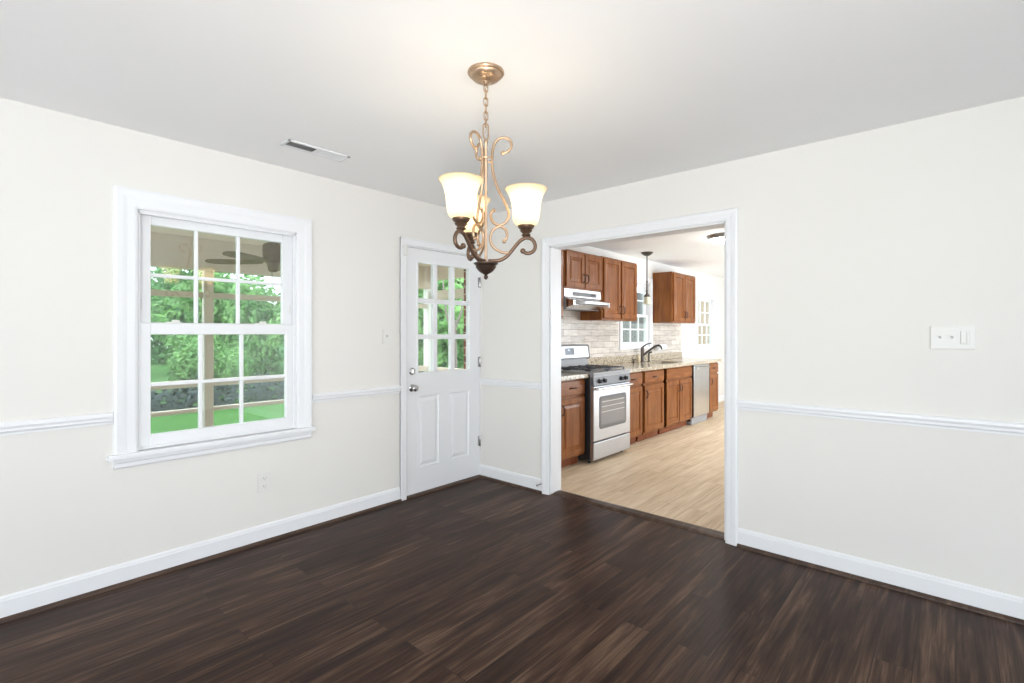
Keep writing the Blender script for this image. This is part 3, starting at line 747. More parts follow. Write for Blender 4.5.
def cabinet(name, label, y0, y1, z0, z1, doors, drawers=(), xf=0.18, group=None, toe=False, hollow=False):
    t = thing(name, label, 'cabinet', (KW, (y0 + y1) / 2, 0.004 if toe else z0), group)
    b = BM(); xb = KW + 0.003
    if hollow:
        bx(b, xb, xf, y0, y0 + 0.018, z0, z1); bx(b, xb, xf, y1 - 0.018, y1, z0, z1); bx(b, xb, xf, y0, y1, z0, z0 + 0.018); bx(b, xb, xb + 0.012, y0, y1, z0, z1)
        bx(b, xf - 0.019, xf, y0, y1, 0.70, 0.735); bx(b, xf - 0.019, xf, y0, y1, 0.862, z1); bx(b, xf - 0.019, xf, y0, y0 + 0.04, z0, z1); bx(b, xf - 0.019, xf, y1 - 0.04, y1, z0, z1); bx(b, xf - 0.019, xf, (y0 + y1) / 2 - 0.03, (y0 + y1) / 2 + 0.03, z0, 0.70)
    else: bx(b, xb, xf, y0, y1, z0, z1, 0.002, 1)
    part('carcass', b, M['cherry'], t)
    if toe:
        b = BM(); bx(b, xb, xf - 0.075, y0, y1, 0.005, z0); part('toe_kick', b, M['cherry_dark'], t)
    for (a, c, p, q, hs) in doors:
        b = panel(BM(), xf + 0.020, 0.0195, a, c, p, q)
        d = part('door', b, M['cherry'], t)
        hy = (a + 0.030) if hs == 'l' else (c - 0.030)
        hz = (q - 0.105) if toe else (p + 0.105)
        if hs: part('handle', pull(BM(), xf + 0.020, hy, hz, 0.098), M['pull'], d, 'all', 'dark bronze bow pull')
    for (a, c, p, q, hs) in drawers:
        b = panel(BM(), xf + 0.020, 0.0195, a, c, p, q, flat=True)
        d = part('drawer_front', b, M['cherry_h'], t)
        if hs: part('handle', pull(BM(), xf + 0.020, (a + c) / 2, (p + q) / 2, 0.110, False), M['pull'], d, 'all', 'dark bronze bow pull')
    return t

ZB, ZT = 1.50, 2.262
cabinet('wall_cabinet', 'tall cherry wall cabinet left of the range hood, just inside the opening', 0.16, 1.052, ZB, 2.255, [(0.17, 0.600, ZB + 0.02, 2.235, 'r'), (0.610, 1.042, ZB + 0.02, 2.235, 'l')])
cabinet('wall_cabinet', 'short two-door cherry wall cabinet directly above the range hood', 1.080, 1.835, 1.832, 2.255, [(1.100, 1.450, 1.850, 2.235, 'r'), (1.466, 1.815, 1.850, 2.235, 'l')])
cabinet('wall_cabinet', 'tall two-door cherry wall cabinet right of the range hood', 1.842, 2.712, ZB, ZT, [(1.872, 2.262, ZB + 0.025, ZT - 0.02, 'r'), (2.292, 2.692, ZB + 0.025, ZT - 0.02, 'l')])
cabinet('wall_cabinet', 'far two-door cherry wall cabinet alone right of the pendant lamp', 3.815, 4.690, ZB, ZT, [(3.840, 4.240, ZB + 0.025, ZT - 0.02, 'r'), (4.262, 4.665, ZB + 0.025, ZT - 0.02, 'l')])

BZ = 0.105; BT = 0.888; XF = 0.48
cabinet('base_cabinet', 'cherry base cabinet left of the range, cut off by the opening', 0.16, 1.010, BZ, BT, [(0.175, 0.555, 0.130, 0.700, None), (0.572, 0.995, 0.130, 0.700, 'l')], [(0.175, 0.555, 0.728, 0.868, None), (0.572, 0.995, 0.728, 0.868, True)], XF, None, True)
cabinet('base_cabinet', 'narrow cherry base cabinet touching the right side of the range', 1.790, 2.256, BZ, BT, [(1.800, 2.250, 0.130, 0.700, 'l')], [(1.800, 2.250, 0.728, 0.868, True)], XF, None, True)
cabinet('base_cabinet', 'cherry base cabinet with one drawer and door, second right of the range', 2.308, 2.862, BZ, BT, [(2.315, 2.850, 0.130, 0.700, 'l')], [(2.315, 2.850, 0.728, 0.868, True)], XF, None, True)
cabinet('base_cabinet', 'wide cherry sink cabinet with plain top panel over two doors', 2.918, 3.795, BZ, BT, [(2.935, 3.330, 0.130, 0.700, 'r'), (3.350, 3.770, 0.130, 0.700, 'l')], [(2.935, 3.770, 0.728, 0.868, None)], XF, None, True, True)
cabinet('base_cabinet', 'narrow cherry end cabinet right of the dishwasher', 4.445, 4.850, BZ, BT, [(4.475, 4.835, 0.130, 0.700, 'l')], [(4.475, 4.835, 0.728, 0.868, True)], XF, None, True)

# worktops
def worktop(name, label, y0, y1, hole=None, splash=None, end=False):
    t = thing(name, label, 'countertop', (KW, (y0 + y1) / 2, 0.889))
    b = BM(); x0, x1, z0, z1 = KW + 0.003, 0.535, 0.8895, 0.930
    if hole:
        hx0, hx1, hy0, hy1 = hole
        bx(b, x0, x1, y0, hy0, z0, z1); bx(b, x0, x1, hy1, y1, z0, z1); bx(b, x0, hx0, hy0, hy1, z0, z1); bx(b, hx1, x1, hy0, hy1, z0, z1)
        bmesh.ops.remove_doubles(b, verts=b.verts, dist=1e-5)
    else: bx(b, x0, x1, y0, y1, z0, z1, 0.005, 2)
    part('slab', b, M['granite'], t)
    if splash:
        b = BM(); bx(b, x0, x0 + 0.022, splash[0], splash[1], z1, z1 + 0.102, 0.003, 1)
        part('splash_strip', b, M['granite'], t)
    return t
worktop('countertop', 'short beige granite countertop left of the range', 0.15, 1.012, None, (0.15, 1.012))
SINK = (0.06, 0.42, 3.02, 3.72)
worktop('countertop', 'long beige speckled granite countertop from the range past the sink to the end cabinet', 1.788, 4.885, SINK, (1.788, 4.868))
b = BM()
hx0, hx1, hy0, hy1 = SINK; g = 0.004
bx(b, hx0 - 0.01, hx0 + 0.003, hy0, hy1, 0.70, 0.8885); bx(b, hx1 - 0.003, hx1 + 0.01, hy0, hy1, 0.70, 0.8885)
bx(b, hx0, hx1, hy0 - 0.01, hy0 + 0.003, 0.70, 0.8885); bx(b, hx0, hx1, hy1 - 0.003, hy1 + 0.01, 0.70, 0.8885)
bx(b, hx0 - 0.01, hx1 + 0.01, hy0 - 0.01, hy1 + 0.01, 0.695, 0.703)
lathe(b, [(0, 0.703), (0.045, 0.703), (0.042, 0.707), (0.02, 0.705), (0, 0.705)], ((hx0 + hx1) / 2, (hy0 + hy1) / 2, 0), 24)
single('sink', b, M['steel'], 'stainless undermount sink set into the long granite countertop', 'sink')

b = wall_with_holes('x', KW + 0.0005, KW + 0.0025, 0.145, 4.868, 0.895, 1.70, [(2.78, 3.81, 1.108, 1.70), (1.86, 4.868, 1.505, 1.70)])
struct('trim_12', b, M['tile'], 'pale stacked stone tile backsplash behind the countertop', 'backsplash')

# ------------------------------------------------------------------ range (cooker)
SY0, SY1 = 1.022, 1.780
rg = thing('gas_range', 'stainless steel freestanding gas range with black sides and oven window', 'stove', (0.25, (SY0 + SY1) / 2, 0.004))
b = BM(); bx(b, -0.10, 0.545, SY0, SY1, 0.045, 0.915, 0.004, 1); part('body', b, M['black_enamel'], rg)
for x in (-0.06, 0.50):
    for y in (SY0 + 0.05, SY1 - 0.05):
        b = BM(); lathe(b, [(0, 0.0045), (0.018, 0.0045), (0.018, 0.02), (0.010, 0.022), (0.010, 0.046), (0, 0.046)], (x, y, 0), 14); part('foot', b, M['black_enamel'], rg, True)
b = BM(); bx(b, 0.545, 0.588, SY0 + 0.002, SY1 - 0.002, 0.048, 0.222, 0.006, 2); part('storage_drawer', b, M['steel'], rg)
b = BM(); bx(b, 0.545, 0.588, SY0 + 0.002, SY1 - 0.002, 0.236, 0.795, 0.006, 2); od = part('oven_door', b, M['steel'], rg)
wy0, wy1, wz0, wz1 = SY0 + 0.105, SY1 - 0.095, 0.350, 0.690
def rrect(y0, y1, z0, z1, r, n=5):
    out = []
    for cy, cz, a0 in ((y1 - r, z1 - r, 0), (y0 + r, z1 - r, 90), (y0 + r, z0 + r, 180), (y1 - r, z0 + r, 270)):
        for i in range(n + 1): a = R(a0 + 90 * i / n); out.append((cy + r * math.cos(a), cz + r * math.sin(a)))
    return out
b = prism(BM(), rrect(wy0, wy1, wz0, wz1, 0.035), 'x', 0.586, 0.5905); wn = part('oven_window', b, M['grey_panel'], od)
b = prism(BM(), rrect(wy0 + 0.035, wy1 - 0.035, wz0 + 0.035, wz1 - 0.035, 0.02), 'x', 0.588, 0.5915); part('inner_glass', b, M['oven_glass'], wn)
b = BM()
for z in (0.520, 0.575, 0.625): bx(b, 0.5912, 0.5925, wy0 + 0.045, wy1 - 0.045, z, z + 0.008)
part('oven_rack', b, M['rack'], wn, False, 'pale oven rack bars seen through the window')
b = BM(); tube(b, [(0.588, SY0 + 0.02, 0.772), (0.615, SY0 + 0.022, 0.774), (0.628, SY0 + 0.06, 0.775), (0.632, (SY0 + SY1) / 2, 0.776), (0.628, SY1 - 0.06, 0.775), (0.615, SY1 - 0.022, 0.774), (0.588, SY1 - 0.02, 0.772)], 0.0135, 12, 5)
part('door_handle', b, M['steel_bright'], od, 'all', 'bright bowed steel oven handle')
b = prism(BM(), [(0.40, 0.805), (0.590, 0.805), (0.582, 0.892), (0.40, 0.892)], 'y', SY0 + 0.001, SY1 - 0.001); cp = part('control_panel', b, M['grey_panel'], rg)
for y in (1.127, 1.225, 1.575, 1.672):
    b = BM(); lathe(b, [(0.027, 0), (0.026, 0.006), (0.020, 0.010), (0.018, 0.028), (0.015, 0.030), (0, 0.030)], (0.583, y, 0.848), 18, 'x'); bx(b, 0.611, 0.620, y - 0.004, y + 0.004, 0.830, 0.866, 0.002, 1)
    part('burner_knob', b, M['black_enamel'], cp, True, 'round black burner knob')
b = BM(); bx(b, -0.10, 0.590, SY0 - 0.002, SY1 + 0.002, 0.9155, 0.938, 0.007, 2); bx(b, 0.545, 0.588, SY0, SY1, 0.893, 0.9155); part('cooktop', b, M['mid_grey'], rg)
for (x, y, r) in ((0.12, 1.215, 0.045), (0.12, 1.590, 0.038), (0.40, 1.215, 0.040), (0.40, 1.590, 0.050)):
    b = BM(); lathe(b, [(0, 0.938), (r, 0.938), (r, 0.944), (r * 0.8, 0.950), (r * 0.75, 0.958), (0, 0.959)], (x, y, 0), 20); part('burner_cap', b, M['iron'], rg, True)
for ya, yb in ((SY0 + 0.03, (SY0 + SY1) / 2 - 0.006), ((SY0 + SY1) / 2 + 0.006, SY1 - 0.03)):
    b = BM(); za, zb = 0.958, 0.970
    for x in (0.015, 0.265, 0.525): bx(b, x - 0.006, x + 0.006, ya, yb, za, zb, 0.002, 1)
    for y in (ya + 0.006, (ya + yb) / 2, yb - 0.006): bx(b, 0.015, 0.525, y - 0.006, y + 0.006, za + 0.001, zb - 0.001, 0.002, 1)
    for x in (0.12, 0.40): bx(b, x - 0.005, x + 0.005, ya + 0.05, yb - 0.05, za + 0.002, zb + 0.001, 0.002, 1)
    for x in (0.015, 0.525):
        for y in (ya + 0.006, yb - 0.006): bx(b, x - 0.006, x + 0.006, y - 0.006, y + 0.006, 0.938, za + 0.002)
    part('grate', b, M['iron'], rg)
b = prism(BM(), [(-0.10, 0.938), (0.030, 0.938), (0.022, 1.060), (-0.10, 1.060)], 'y', SY0 + 0.004, SY1 - 0.004); part('rear_riser', b, M['mid_grey'], rg)
b = prism(BM(), [(-0.10, 1.050), (0.048, 1.050), (0.052, 1.062), (0.034, 1.190), (0.024, 1.202), (-0.10, 1.202)], 'y', SY0 + 0.012, SY1 - 0.012)
bg = part('backguard', b, M['steel'], rg)
b = BM()
for y0_, y1_ in ((SY0 - 0.001, SY0 + 0.013), (SY1 - 0.013, SY1 + 0.001)): prism(b, [(-0.10, 1.040), (0.052, 1.040), (0.056, 1.062), (0.038, 1.192), (0.026, 1.207), (-0.10, 1.207)], 'y', y0_, y1_)
bx(b, -0.10, 0.028, SY0 + 0.012, SY1 - 0.012, 1.2015, 1.207)
part('end_cap', b, M['grey_panel'], bg)
def on_guard(y0_, y1_, z0_, z1_, d):  # a plate on the sloping face of the backguard
    xa = lambda z: 0.052 + (0.034 - 0.052) * (z - 1.062) / 0.128
    return prism(BM(), [(xa(z0_) - 0.001, z0_), (xa(z0_) + d, z0_), (xa(z1_) + d, z1_), (xa(z1_) - 0.001, z1_)], 'y', y0_, y1_)
dp = part('display', on_guard(1.285, 1.470, 1.094, 1.172, 0.0015), M['display'], bg)
part('clock_digits', on_guard(1.350, 1.385, 1.140, 1.158, 0.0022), M['led'], dp)
part('touch_buttons', on_guard(1.430, 1.455, 1.105, 1.160, 0.0022), M['grey_panel'], dp)
part('badge', on_guard(1.345, 1.425, 1.076, 1.083, 0.0012), M['rack'], bg)

# ------------------------------------------------------------------ range hood
hd = thing('range_hood', 'white and steel under-cabinet range hood with a projecting curved visor', 'range hood', (KW, 1.455, 1.61))
HY0, HY1 = 1.085, 1.825
b = prism(BM(), [(KW + 0.003, 1.830), (0.175, 1.830), (0.180, 1.742), (0.205, 1.725), (0.30, 1.695), (0.30, 1.648), (0.18, 1.612), (KW + 0.003, 1.612)], 'y', HY0, HY1)
part('hood_body', b, M['steel_bright'], hd)
b = BM(); n = 14; top = []
bb = bmesh.new(); prev = None
for i in range(n + 1):   # visor: bulges forward in the middle
    t = i / n; y = HY0 + 0.035 + (HY1 - HY0 - 0.07) * t; bulge = 0.075 * (1 - (2 * t - 1) ** 4)
    xs = 0.298; cur = [bb.verts.new(p) for p in ((xs, y, 1.697), (xs + bulge + 0.005, y, 1.690), (xs + bulge + 0.012, y, 1.684), (xs + bulge + 0.010, y, 1.660), (xs, y, 1.648))]
    if prev:
        for k in range(5): bb.faces.new((prev[k], prev[(k + 1) % 5], cur[(k + 1) % 5], cur[k]))
    else: bb.faces.new(cur[::-1])
    prev = cur
bb.faces.new(prev); bmesh.ops.recalc_face_normals(bb, faces=bb.faces); merge(b, bb)
part('visor', b, M['steel'], hd)
b = BM(); bx(b, 0.1745, 0.1835, HY0 + 0.16, HY1 - 0.10, 1.756, 1.800, 0.003, 1); sp_ = part('switch_panel', b, M['grey_panel'], hd)
for y in (HY1 - 0.20, HY1 - 0.155): part('rocker_switch', bx(BM(), 0.183, 0.189, y - 0.012, y + 0.012, 1.767, 1.789, 0.003, 1), M['black_enamel'], sp_)
b = BM(); bx(b, KW + 0.02, 0.17, HY0 + 0.03, HY1 - 0.03, 1.606, 1.6125); part('filter', b, M['grey_panel'], hd)
b = BM(); bx(b, KW + 0.003, 0.20, HY0 - 0.003, HY0, 1.612, 1.73); part('side_shade', b, M['mid_grey'], hd)

# ------------------------------------------------------------------ dishwasher
dw = thing('dishwasher', 'stainless steel dishwasher under the counter between sink cabinet and end cabinet', 'dishwasher', (0.2, 4.12, 0.004))
b = BM(); bx(b, KW + 0.01, 0.455, 3.815, 4.425, 0.06, 0.885); part('tub', b, M['black_enamel'], dw)
b = BM(); bx(b, 0.457, 0.508, 3.828, 4.420, 0.125, 0.880, 0.006, 2); dd = part('door', b, M['steel_bright'], dw)
b = BM(); tube(b, [(0.508, 3.87, 0.838), (0.535, 3.875, 0.838), (0.540, 3.90, 0.838), (0.540, 4.35, 0.838), (0.535, 4.375, 0.838), (0.508, 4.38, 0.838)], 0.009, 10); part('handle', b, M['steel_bright'], dd, 'all')
b = BM(); bx(b, 0.5075, 0.509, 4.20, 4.26, 0.866, 0.872); part('badge', b, M['grey_panel'], dd)
b = BM(); bx(b, 0.30, 0.475, 3.82, 4.42, 0.012, 0.110, 0.004, 1); part('kick_plate', b, M['mid_grey'], dw)

# ------------------------------------------------------------------ faucet and things on the counter
FX, FY = -0.035, 3.300
fc = thing('kitchen_faucet', 'dark bronze single-lever faucet with angled spout behind the sink', 'faucet', (FX, FY, 0.930))
b = BM(); lathe(b, [(0, 0.9305), (0.034, 0.9305), (0.034, 0.938), (0.028, 0.945), (0.025, 0.960), (0.024, 1.075), (0.027, 1.095), (0.026, 1.125), (0.018, 1.145), (0, 1.150)], (FX, FY, 0), 24); part('body', b, M['bronze'], fc, True)
b = BM(); tube(b, [(FX + 0.015, FY, 1.030), (FX + 0.07, FY + 0.01, 1.075), (FX + 0.14, FY + 0.02, 1.130), (FX + 0.195, FY + 0.03, 1.165), (FX + 0.235, FY + 0.04, 1.170), (FX + 0.262, FY + 0.045, 1.150), (FX + 0.272, FY + 0.045, 1.118)], [0.017, 0.013], 12, 5); part('spout', b, M['bronze'], fc, 'all')
b = BM(); tube(b, [(FX, FY, 1.140), (FX + 0.03, FY + 0.005, 1.165), (FX + 0.075, FY + 0.012, 1.190), (FX + 0.135, FY + 0.02, 1.205)], [0.013, 0.007], 10, 4); part('lever', b, M['bronze'], fc, 'all')
b = BM(); lathe(b, [(0, 0.9305), (0.024, 0.9305), (0.022, 0.938), (0.014, 0.945), (0.013, 1.030), (0.017, 1.050), (0, 1.055)], (FX, 3.500, 0), 18); tube(b, [(FX, 3.5, 1.045), (FX + 0.02, 3.5, 1.062), (FX + 0.05, 3.505, 1.070)], [0.015, 0.012], 10, 3)
single('side_sprayer', b, M['bronze'], 'short dark side sprayer right of the faucet', 'sprayer', smooth=True)
b = BM(); lathe(b, [(0, 0.9305), (0.022, 0.9305), (0.020, 0.940), (0.010, 0.946), (0.009, 0.966), (0.014, 0.970), (0.012, 0.978), (0, 0.980)], (FX, 3.04, 0), 18); tube(b, [(FX, 3.04, 0.972), (FX + 0.03, 3.04, 0.974), (FX + 0.045, 3.04, 0.964)], 0.006, 8, 3)
single('soap_dispenser', b, M['bronze'], 'low dark soap dispenser left of the faucet', 'soap dispenser', smooth=True)
b = BM(); lathe(b, [(0, 0.9305), (0.026, 0.9305), (0.028, 0.936), (0.028, 1.000), (0.022, 1.016), (0.010, 1.024), (0.010, 1.044), (0.013, 1.046), (0.013, 1.056), (0, 1.058)], (FX + 0.01, 3.16, 0), 18)
single('soap_bottle', b, M['soap'], 'slim cream soap bottle standing just left of the faucet', 'bottle', smooth=True)
pr = thing('paper_roll', 'white paper roll on a holder fixed to the tile right of the faucet', 'paper roll', (KW, 3.98, 1.13))
b = BM(); lathe(b, [(0.018, -0.135), (0.045, -0.135), (0.046, -0.13), (0.046, 0.13), (0.045, 0.135), (0.018, 0.135)], (KW + 0.062, 3.98, 1.128), 28, 'y'); part('roll', b, M['paper'], pr, True)
b = BM(); tube(b, [(KW + 0.062, 3.835, 1.128), (KW + 0.062, 4.125, 1.128)], 0.010, 10)
for y in (3.838, 4.122): bx(b, KW + 0.003, KW + 0.07, y - 0.004, y + 0.004, 1.112, 1.144, 0.003, 1)
part('holder', b, M['nickel'], pr)

# ------------------------------------------------------------------ kitchen lights
PX, PY = 0.20, 2.97
pl = thing('pendant_lamp', 'slim dark bronze pendant lamp with small frosted shade over the sink', 'pendant lamp', (PX, PY, H))
b = BM(); lathe(b, [(0, H), (0.080, H), (0.082, H - 0.006), (0.068, H - 0.022), (0.040, H - 0.042), (0.015, H - 0.050), (0, H - 0.052)], (PX, PY, 0), 28); part('canopy', b, M['bronze'], pl, True)
b = BM(); lathe(b, [(0, H - 0.05), (0.008, H - 0.05), (0.008, 2.06), (0.012, 2.055), (0.014, 2.04), (0.010, 2.02), (0.012, 1.93), (0.016, 1.915), (0.013, 1.90), (0, 1.90)], (PX, PY, 0), 14); part('rod', b, M['bronze'], pl, True)
b = BM(); lathe(b, [(0, 1.905), (0.013, 1.902), (0.016, 1.880), (0.034, 1.862), (0.042, 1.845), (0.042, 1.835), (0, 1.835)], (PX, PY, 0), 24); part('shade_cap', b, M['bronze'], pl, True)
b = BM(); lathe(b, [(0.036, 1.838), (0.042, 1.80), (0.052, 1.75), (0.058, 1.735), (0.055, 1.735), (0.049, 1.75), (0.039, 1.80), (0.033, 1.838)], (PX, PY, 0), 28); part('lamp_shade', b, M['frosted'], pl, True, 'small pale frosted glass shade')
LX, LY = 1.385, 2.455
fl = thing('ceiling_light', 'round flush ceiling light with grey rim at the kitchen ceiling, partly behind the casing', 'ceiling light', (LX, LY, H))
b = BM(); lathe(b, [(0, H), (0.178, H), (0.180, H - 0.004), (0.174, H - 0.020), (0.160, H - 0.040), (0.155, H - 0.045), (0, H - 0.045)], (LX, LY, 0), 44); part('rim', b, M['steel'], fl, True)
b = BM(); lathe(b, [(0.154, H - 0.045), (0.150, H - 0.058), (0.12, H - 0.072), (0.06, H - 0.082), (0, H - 0.084)], (LX, LY, 0), 44); part('diffuser', b, M['diffuser'], fl, 'all', 'glowing white diffuser bowl')

# ------------------------------------------------------------------ outside: porch, garden
b = BM(); bx(b, -60, -0.15, -45, 60, -0.55, -0.35); 
g = struct('floor_garden', b, M['lawn'], 'bright green lawn beyond the porch', 'lawn')
b = BM(); bx(b, -3.12, -0.15, -6.5, 1.98, -0.40, -0.10); struct('floor_porch', b, M['concrete'], 'concrete porch floor outside the window', 'porch floor')
b = BM(); bx(b, -3.15, -0.15, -6.5, 1.98, 2.40, 2.50); struct('ceiling_porch', b, M['porch_paint'], 'beige porch ceiling seen through window and door', 'porch ceiling')
b = BM(); bx(b, -0.305, -0.142, 0.062, 0.138, -0.35, 2.6)
struct('wall_brick', b, M['brick'], 'red brick corner seen at the right edge of the door panes', 'brick wall')
po = thing('screened_porch', 'beige screened porch frame of posts, rails and beams outside the window', 'porch', (-3.0, -1.4, -0.10))
def pbox(name, *a, mat='porch_wood'):
    part(name, bx(BM(), *a, 0.004, 1), M[mat], po)
pbox('header', -3.09, -2.95, -6.5, 1.94, 2.050, 2.399)
pbox('upper_rail', -3.045, -2.965, -6.5, 1.74, 1.738, 1.802)
pbox('middle_rail', -3.045, -2.965, -6.5, 1.74, 0.745, 0.822)
pbox('lower_rail', -3.045, -2.965, -6.5, 1.74, 0.462, 0.506)
for y in (-5.6, -3.5, -1.372, 0.30):
    pbox('post', -3.055, -2.955, y - 0.045, y + 0.045, -0.099, 2.049)
    pbox('post_edge', -2.962, -2.948, y - 0.060, y - 0.044, -0.099, 2.049, mat='porch_white')
pbox('corner_post', -3.07, -2.95, 1.745, 1.865, -0.099, 2.049, mat='porch_white')
pbox('end_header', -2.949, -0.43, 1.80, 1.92, 2.190, 2.399)
pbox('end_beam', -2.949, -0.43, 1.82, 1.90, 1.88, 2.02)
pbox('end_rail', -2.949, -0.43, 1.83, 1.89, 0.745, 0.80)
pbox('end_post', -0.90, -0.83, 1.83, 1.90, -0.099, 2.19)
b = BM()
for y0_, y1_ in ((-6.5, -5.646), (-5.554, -3.546), (-3.454, -1.418), (-1.326, 0.254), (0.346, 1.744)): bx(b, -3.003, -3.001, y0_, y1_, -0.09, 2.05)
part('screen_mesh', b, M['screen'], po)

# porch ceiling fan
HX, HYF = -1.52, -1.27
pf = thing('ceiling_fan', 'brown ceiling fan hanging under the porch ceiling outside the window', 'ceiling fan', (HX, HYF, 2.40))
b = BM(); lathe(b, [(0, 2.399), (0.07, 2.399), (0.065, 2.36), (0.02, 2.34), (0.016, 2.335), (0.016, 2.19), (0, 2.19)], (HX, HYF, 0), 20); part('downrod', b, M['bronze'], pf, True)
b = BM(); lathe(b, [(0, 2.20), (0.05, 2.20), (0.088, 2.18), (0.094, 2.13), (0.09, 2.06), (0.07, 2.02), (0.05, 1.985), (0.045, 1.94), (0.03, 1.925), (0, 1.925)], (HX, HYF, 0), 28); part('motor_housing', b, M['fan_wood'], pf, True)
for k in range(5):
    a = math.atan2(-0.40, -0.36) + k * R(72) 
    outl = [(0.10, -0.022), (0.16, -0.045), (0.30, -0.062), (0.48, -0.066), (0.56, -0.055), (0.60, -0.025), (0.605, 0.0), (0.60, 0.025), (0.56, 0.055), (0.48, 0.066), (0.30, 0.062), (0.16, 0.045), (0.10, 0.022)]
    bb = prism(BM(), outl, 'z', -0.005, 0.005)
    bmesh.ops.transform(bb, matrix=Matrix.Translation((HX, HYF, 2.015)) @ Matrix.Rotation(a, 4, 'Z') @ Matrix.Rotation(R(10), 4, 'X'), verts=bb.verts)
    part('blade', bb, M['fan_wood'], pf)
b = BM(); tube(b, [(HX + 0.02, HYF - 0.02, 1.93), (HX + 0.02, HYF - 0.02, 1.80)], 0.003, 6); ball(b, (HX + 0.02, HYF - 0.02, 1.795), 0.009); part('pull_chain', b, M['bronze'], pf)

# trees: a few meshes of leaves, copied
def crown_mesh(name, n, rx, rz, size, mat, seed):
    rnd = random.Random(seed); b = bmesh.new()
    blobs = []
    for i in range(16):
        while True:
            p = Vector((rnd.uniform(-1, 1), rnd.uniform(-1, 1), rnd.uniform(-1, 1)))
            if p.length < 1: break
        blobs.append((Vector((p.x * rx * 0.72, p.y * rx * 0.72, p.z * rz * 0.78)), rnd.uniform(0.28, 0.5) * rx))
    for i in range(n):
        c, r = blobs[i % len(blobs)]
        d = Vector((rnd.gauss(0, 1), rnd.gauss(0, 1), rnd.gauss(0, 1))).normalized()
        p = c + d * r * (0.65 + 0.4 * rnd.random())
        nrm = (d + Vector((rnd.uniform(-.7, .7), rnd.uniform(-.7, .7), rnd.uniform(-0.2, .9)))).normalized()
        t = nrm.orthogonal().normalized(); t = Matrix.Rotation(rnd.uniform(0, 6.28), 3, nrm) @ t; s = nrm.cross(t)
        L = size * rnd.uniform(0.7, 1.3); W = L * 0.42
        vs = [b.verts.new(p - t * L), b.verts.new(p + s * W - nrm * L * 0.1), b.verts.new(p + t * L), b.verts.new(p - s * W - nrm * L * 0.1)]
        b.faces.new(vs)
    me = bpy.data.meshes.new(name); b.to_mesh(me); b.free(); me.materials.append(mat); return me
CROWN = [crown_mesh('crown', 7000, 2.5, 2.4, 0.15, M['leaf_light'], 1), crown_mesh('crown', 7000, 2.6, 2.6, 0.15, M['leaf_mid'], 2)]
def trunk_mesh():
    b = BM(); tube(b, [(0, 0, 0), (0.05, 0.02, 1.0), (-0.03, 0.05, 2.2), (0.05, 0, 3.4)], [0.13, 0.06], 10, 4)
    tube(b, [(0.0, 0.03, 1.6), (0.35, 0.2, 2.4), (0.6, 0.3, 3.2)], [0.06, 0.025], 8, 3); tube(b, [(0.0, 0.03, 1.9), (-0.4, -0.2, 2.7), (-0.7, -0.3, 3.4)], [0.055, 0.02], 8, 3)
    me = bpy.data.meshes.new('trunk'); b.to_mesh(me); b.free(); me.materials.append(M['bark']); return me
TRUNK = trunk_mesh()
def tree(x, y, s, kind, label, cz=3.4, name='garden_tree', group='trees behind the porch', cat='tree', rot=0.0, trunk=True):
    t = thing(name, label, cat, (x, y, -0.35), group); t.scale = (s, s, s); t.rotation_euler = (0, 0, rot)
    o = bpy.data.objects.new('crown', CROWN[kind]); COL.objects.link(o); o.parent = t; o.location = (0, 0, cz)
    if trunk:
        o = bpy.data.objects.new('trunk', TRUNK); COL.objects.link(o); o.parent = t
    return t
rt = random.Random(5)
for x, y, sc, k in ((-14.6, -1.1, 0.88, 1), (-14.3, 4.3, 0.86, 0), (-14.8, 9.8, 0.88, 1), (-14.4, 15.3, 0.88, 0)):
    tree(x, y, sc, k, ('pale' if k == 0 else 'mid') + ' green leafy tree in the front row beyond the lawn', 2.05, rot=rt.uniform(0, 6.28), group=('pale' if k == 0 else 'mid') + ' green front row trees')
for i in range(5): tree(-20.6, -2.2 + 6.3 * i, 1.02, 1 - i % 2, 'taller leafy tree behind the front row of garden trees', 2.3, rot=rt.uniform(0, 6.28), group='middle row of garden trees')
for i in range(4): tree(-30, -3 + 9.4 * i, 1.5, 1, 'tallest tree in the back row of the garden', 2.4, rot=rt.uniform(0, 6.28), group='back row of tall trees')
for i in range(8): tree(-10.95 - 0.1 * (i % 2), -4.2 + 2.66 * i, 0.42, i % 2, ('pale' if i % 2 == 0 else 'mid green') + ' rounded shrub just behind the dark hedge', 2.0, 'garden_shrub', ('pale' if i % 2 == 0 else 'mid green') + ' shrubs behind the hedge', 'shrub', rt.uniform(0, 6.28), False)
rnd = random.Random(11); b = BM()
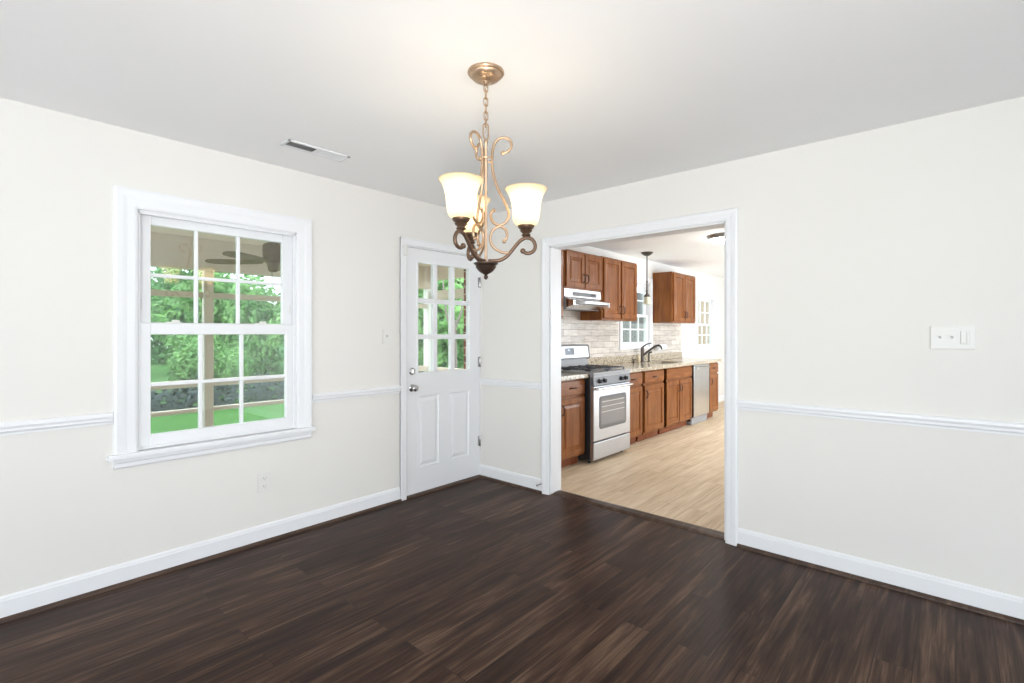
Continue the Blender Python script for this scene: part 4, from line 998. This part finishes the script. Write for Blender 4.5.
for i in range(9000):
    y = rnd.uniform(-7, 22); a = rnd.uniform(0, math.pi); q = rnd.random() ** 0.3; hh = 0.62 + 0.10 * math.sin(y * 1.7) + 0.07 * math.sin(y * 4.1)
    p = Vector((-9.5 + 0.55 * q * math.cos(a), y, -0.35 + hh * q * math.sin(a)))
    nrm = Vector((math.cos(a) + rnd.uniform(-.5, .5), rnd.uniform(-.6, .6), math.sin(a) + rnd.uniform(-.4, .4))).normalized()
    t_ = nrm.orthogonal().normalized(); t_ = Matrix.Rotation(rnd.uniform(0, 6.28), 3, nrm) @ t_; s_ = nrm.cross(t_); L = rnd.uniform(0.06, 0.11)
    b.faces.new([b.verts.new(p - t_ * L), b.verts.new(p + s_ * L * 0.5), b.verts.new(p + t_ * L), b.verts.new(p - s_ * L * 0.5)])
hg = thing('hedge', 'long low hedge added for the dark band of shade past the lawn', 'hedge', (-9.5, 7.5, -0.35))
part('foliage', b, M['leaf_shaded'], hg)
# trees seen through the door panes and far panes, closer to the house end
tree(-7.6, 6.3, 0.95, 0, 'bright green tree seen through the door panes behind the porch end', 2.9, group=None, rot=1.0)
b = BM(); tx, ty = -4.1, 3.35
tube(b, [(tx, ty, -0.35), (tx + 0.01, ty, 0.5), (tx - 0.01, ty, 1.35), (tx + 0.02, ty, 1.6)], [0.045, 0.03], 10, 4)
tube(b, [(tx, ty, 1.30), (tx - 0.10, ty - 0.10, 1.60), (tx - 0.16, ty - 0.14, 2.0), (tx - 0.20, ty - 0.16, 2.6)], [0.028, 0.012], 8, 3)
tube(b, [(tx, ty, 1.45), (tx + 0.08, ty + 0.08, 1.75), (tx + 0.12, ty + 0.14, 2.2), (tx + 0.2, ty + 0.2, 2.8)], [0.026, 0.010], 8, 3)
single('young_tree', b, M['bark'], 'slender forked bare trunk just outside the porch, in the door\'s middle panes', 'tree', smooth=True)
def board_backdrop(name, mat, label, y0, n):  # boards added to block bright sky and colour the kitchen panes
    b = BM()
    for i in range(n): bx(b, -4.02, -3.98, y0 + 0.2 * i, y0 + 0.2 * i + 0.192, -0.35, 2.6, 0.004, 1)
    for z in (0.2, 1.8): bx(b, -4.06, -4.02, y0, y0 + 0.2 * n, z, z + 0.09)
    return single(name, b, mat, label, 'backdrop')
board_backdrop('board_backdrop', M['grey_boards'], 'grey board backdrop added to tone the panes of the window behind the sink', 7.6, 30)
board_backdrop('board_backdrop', M['tan_boards'], 'tan board backdrop added to tone the panes of the far kitchen window', 13.62, 36)
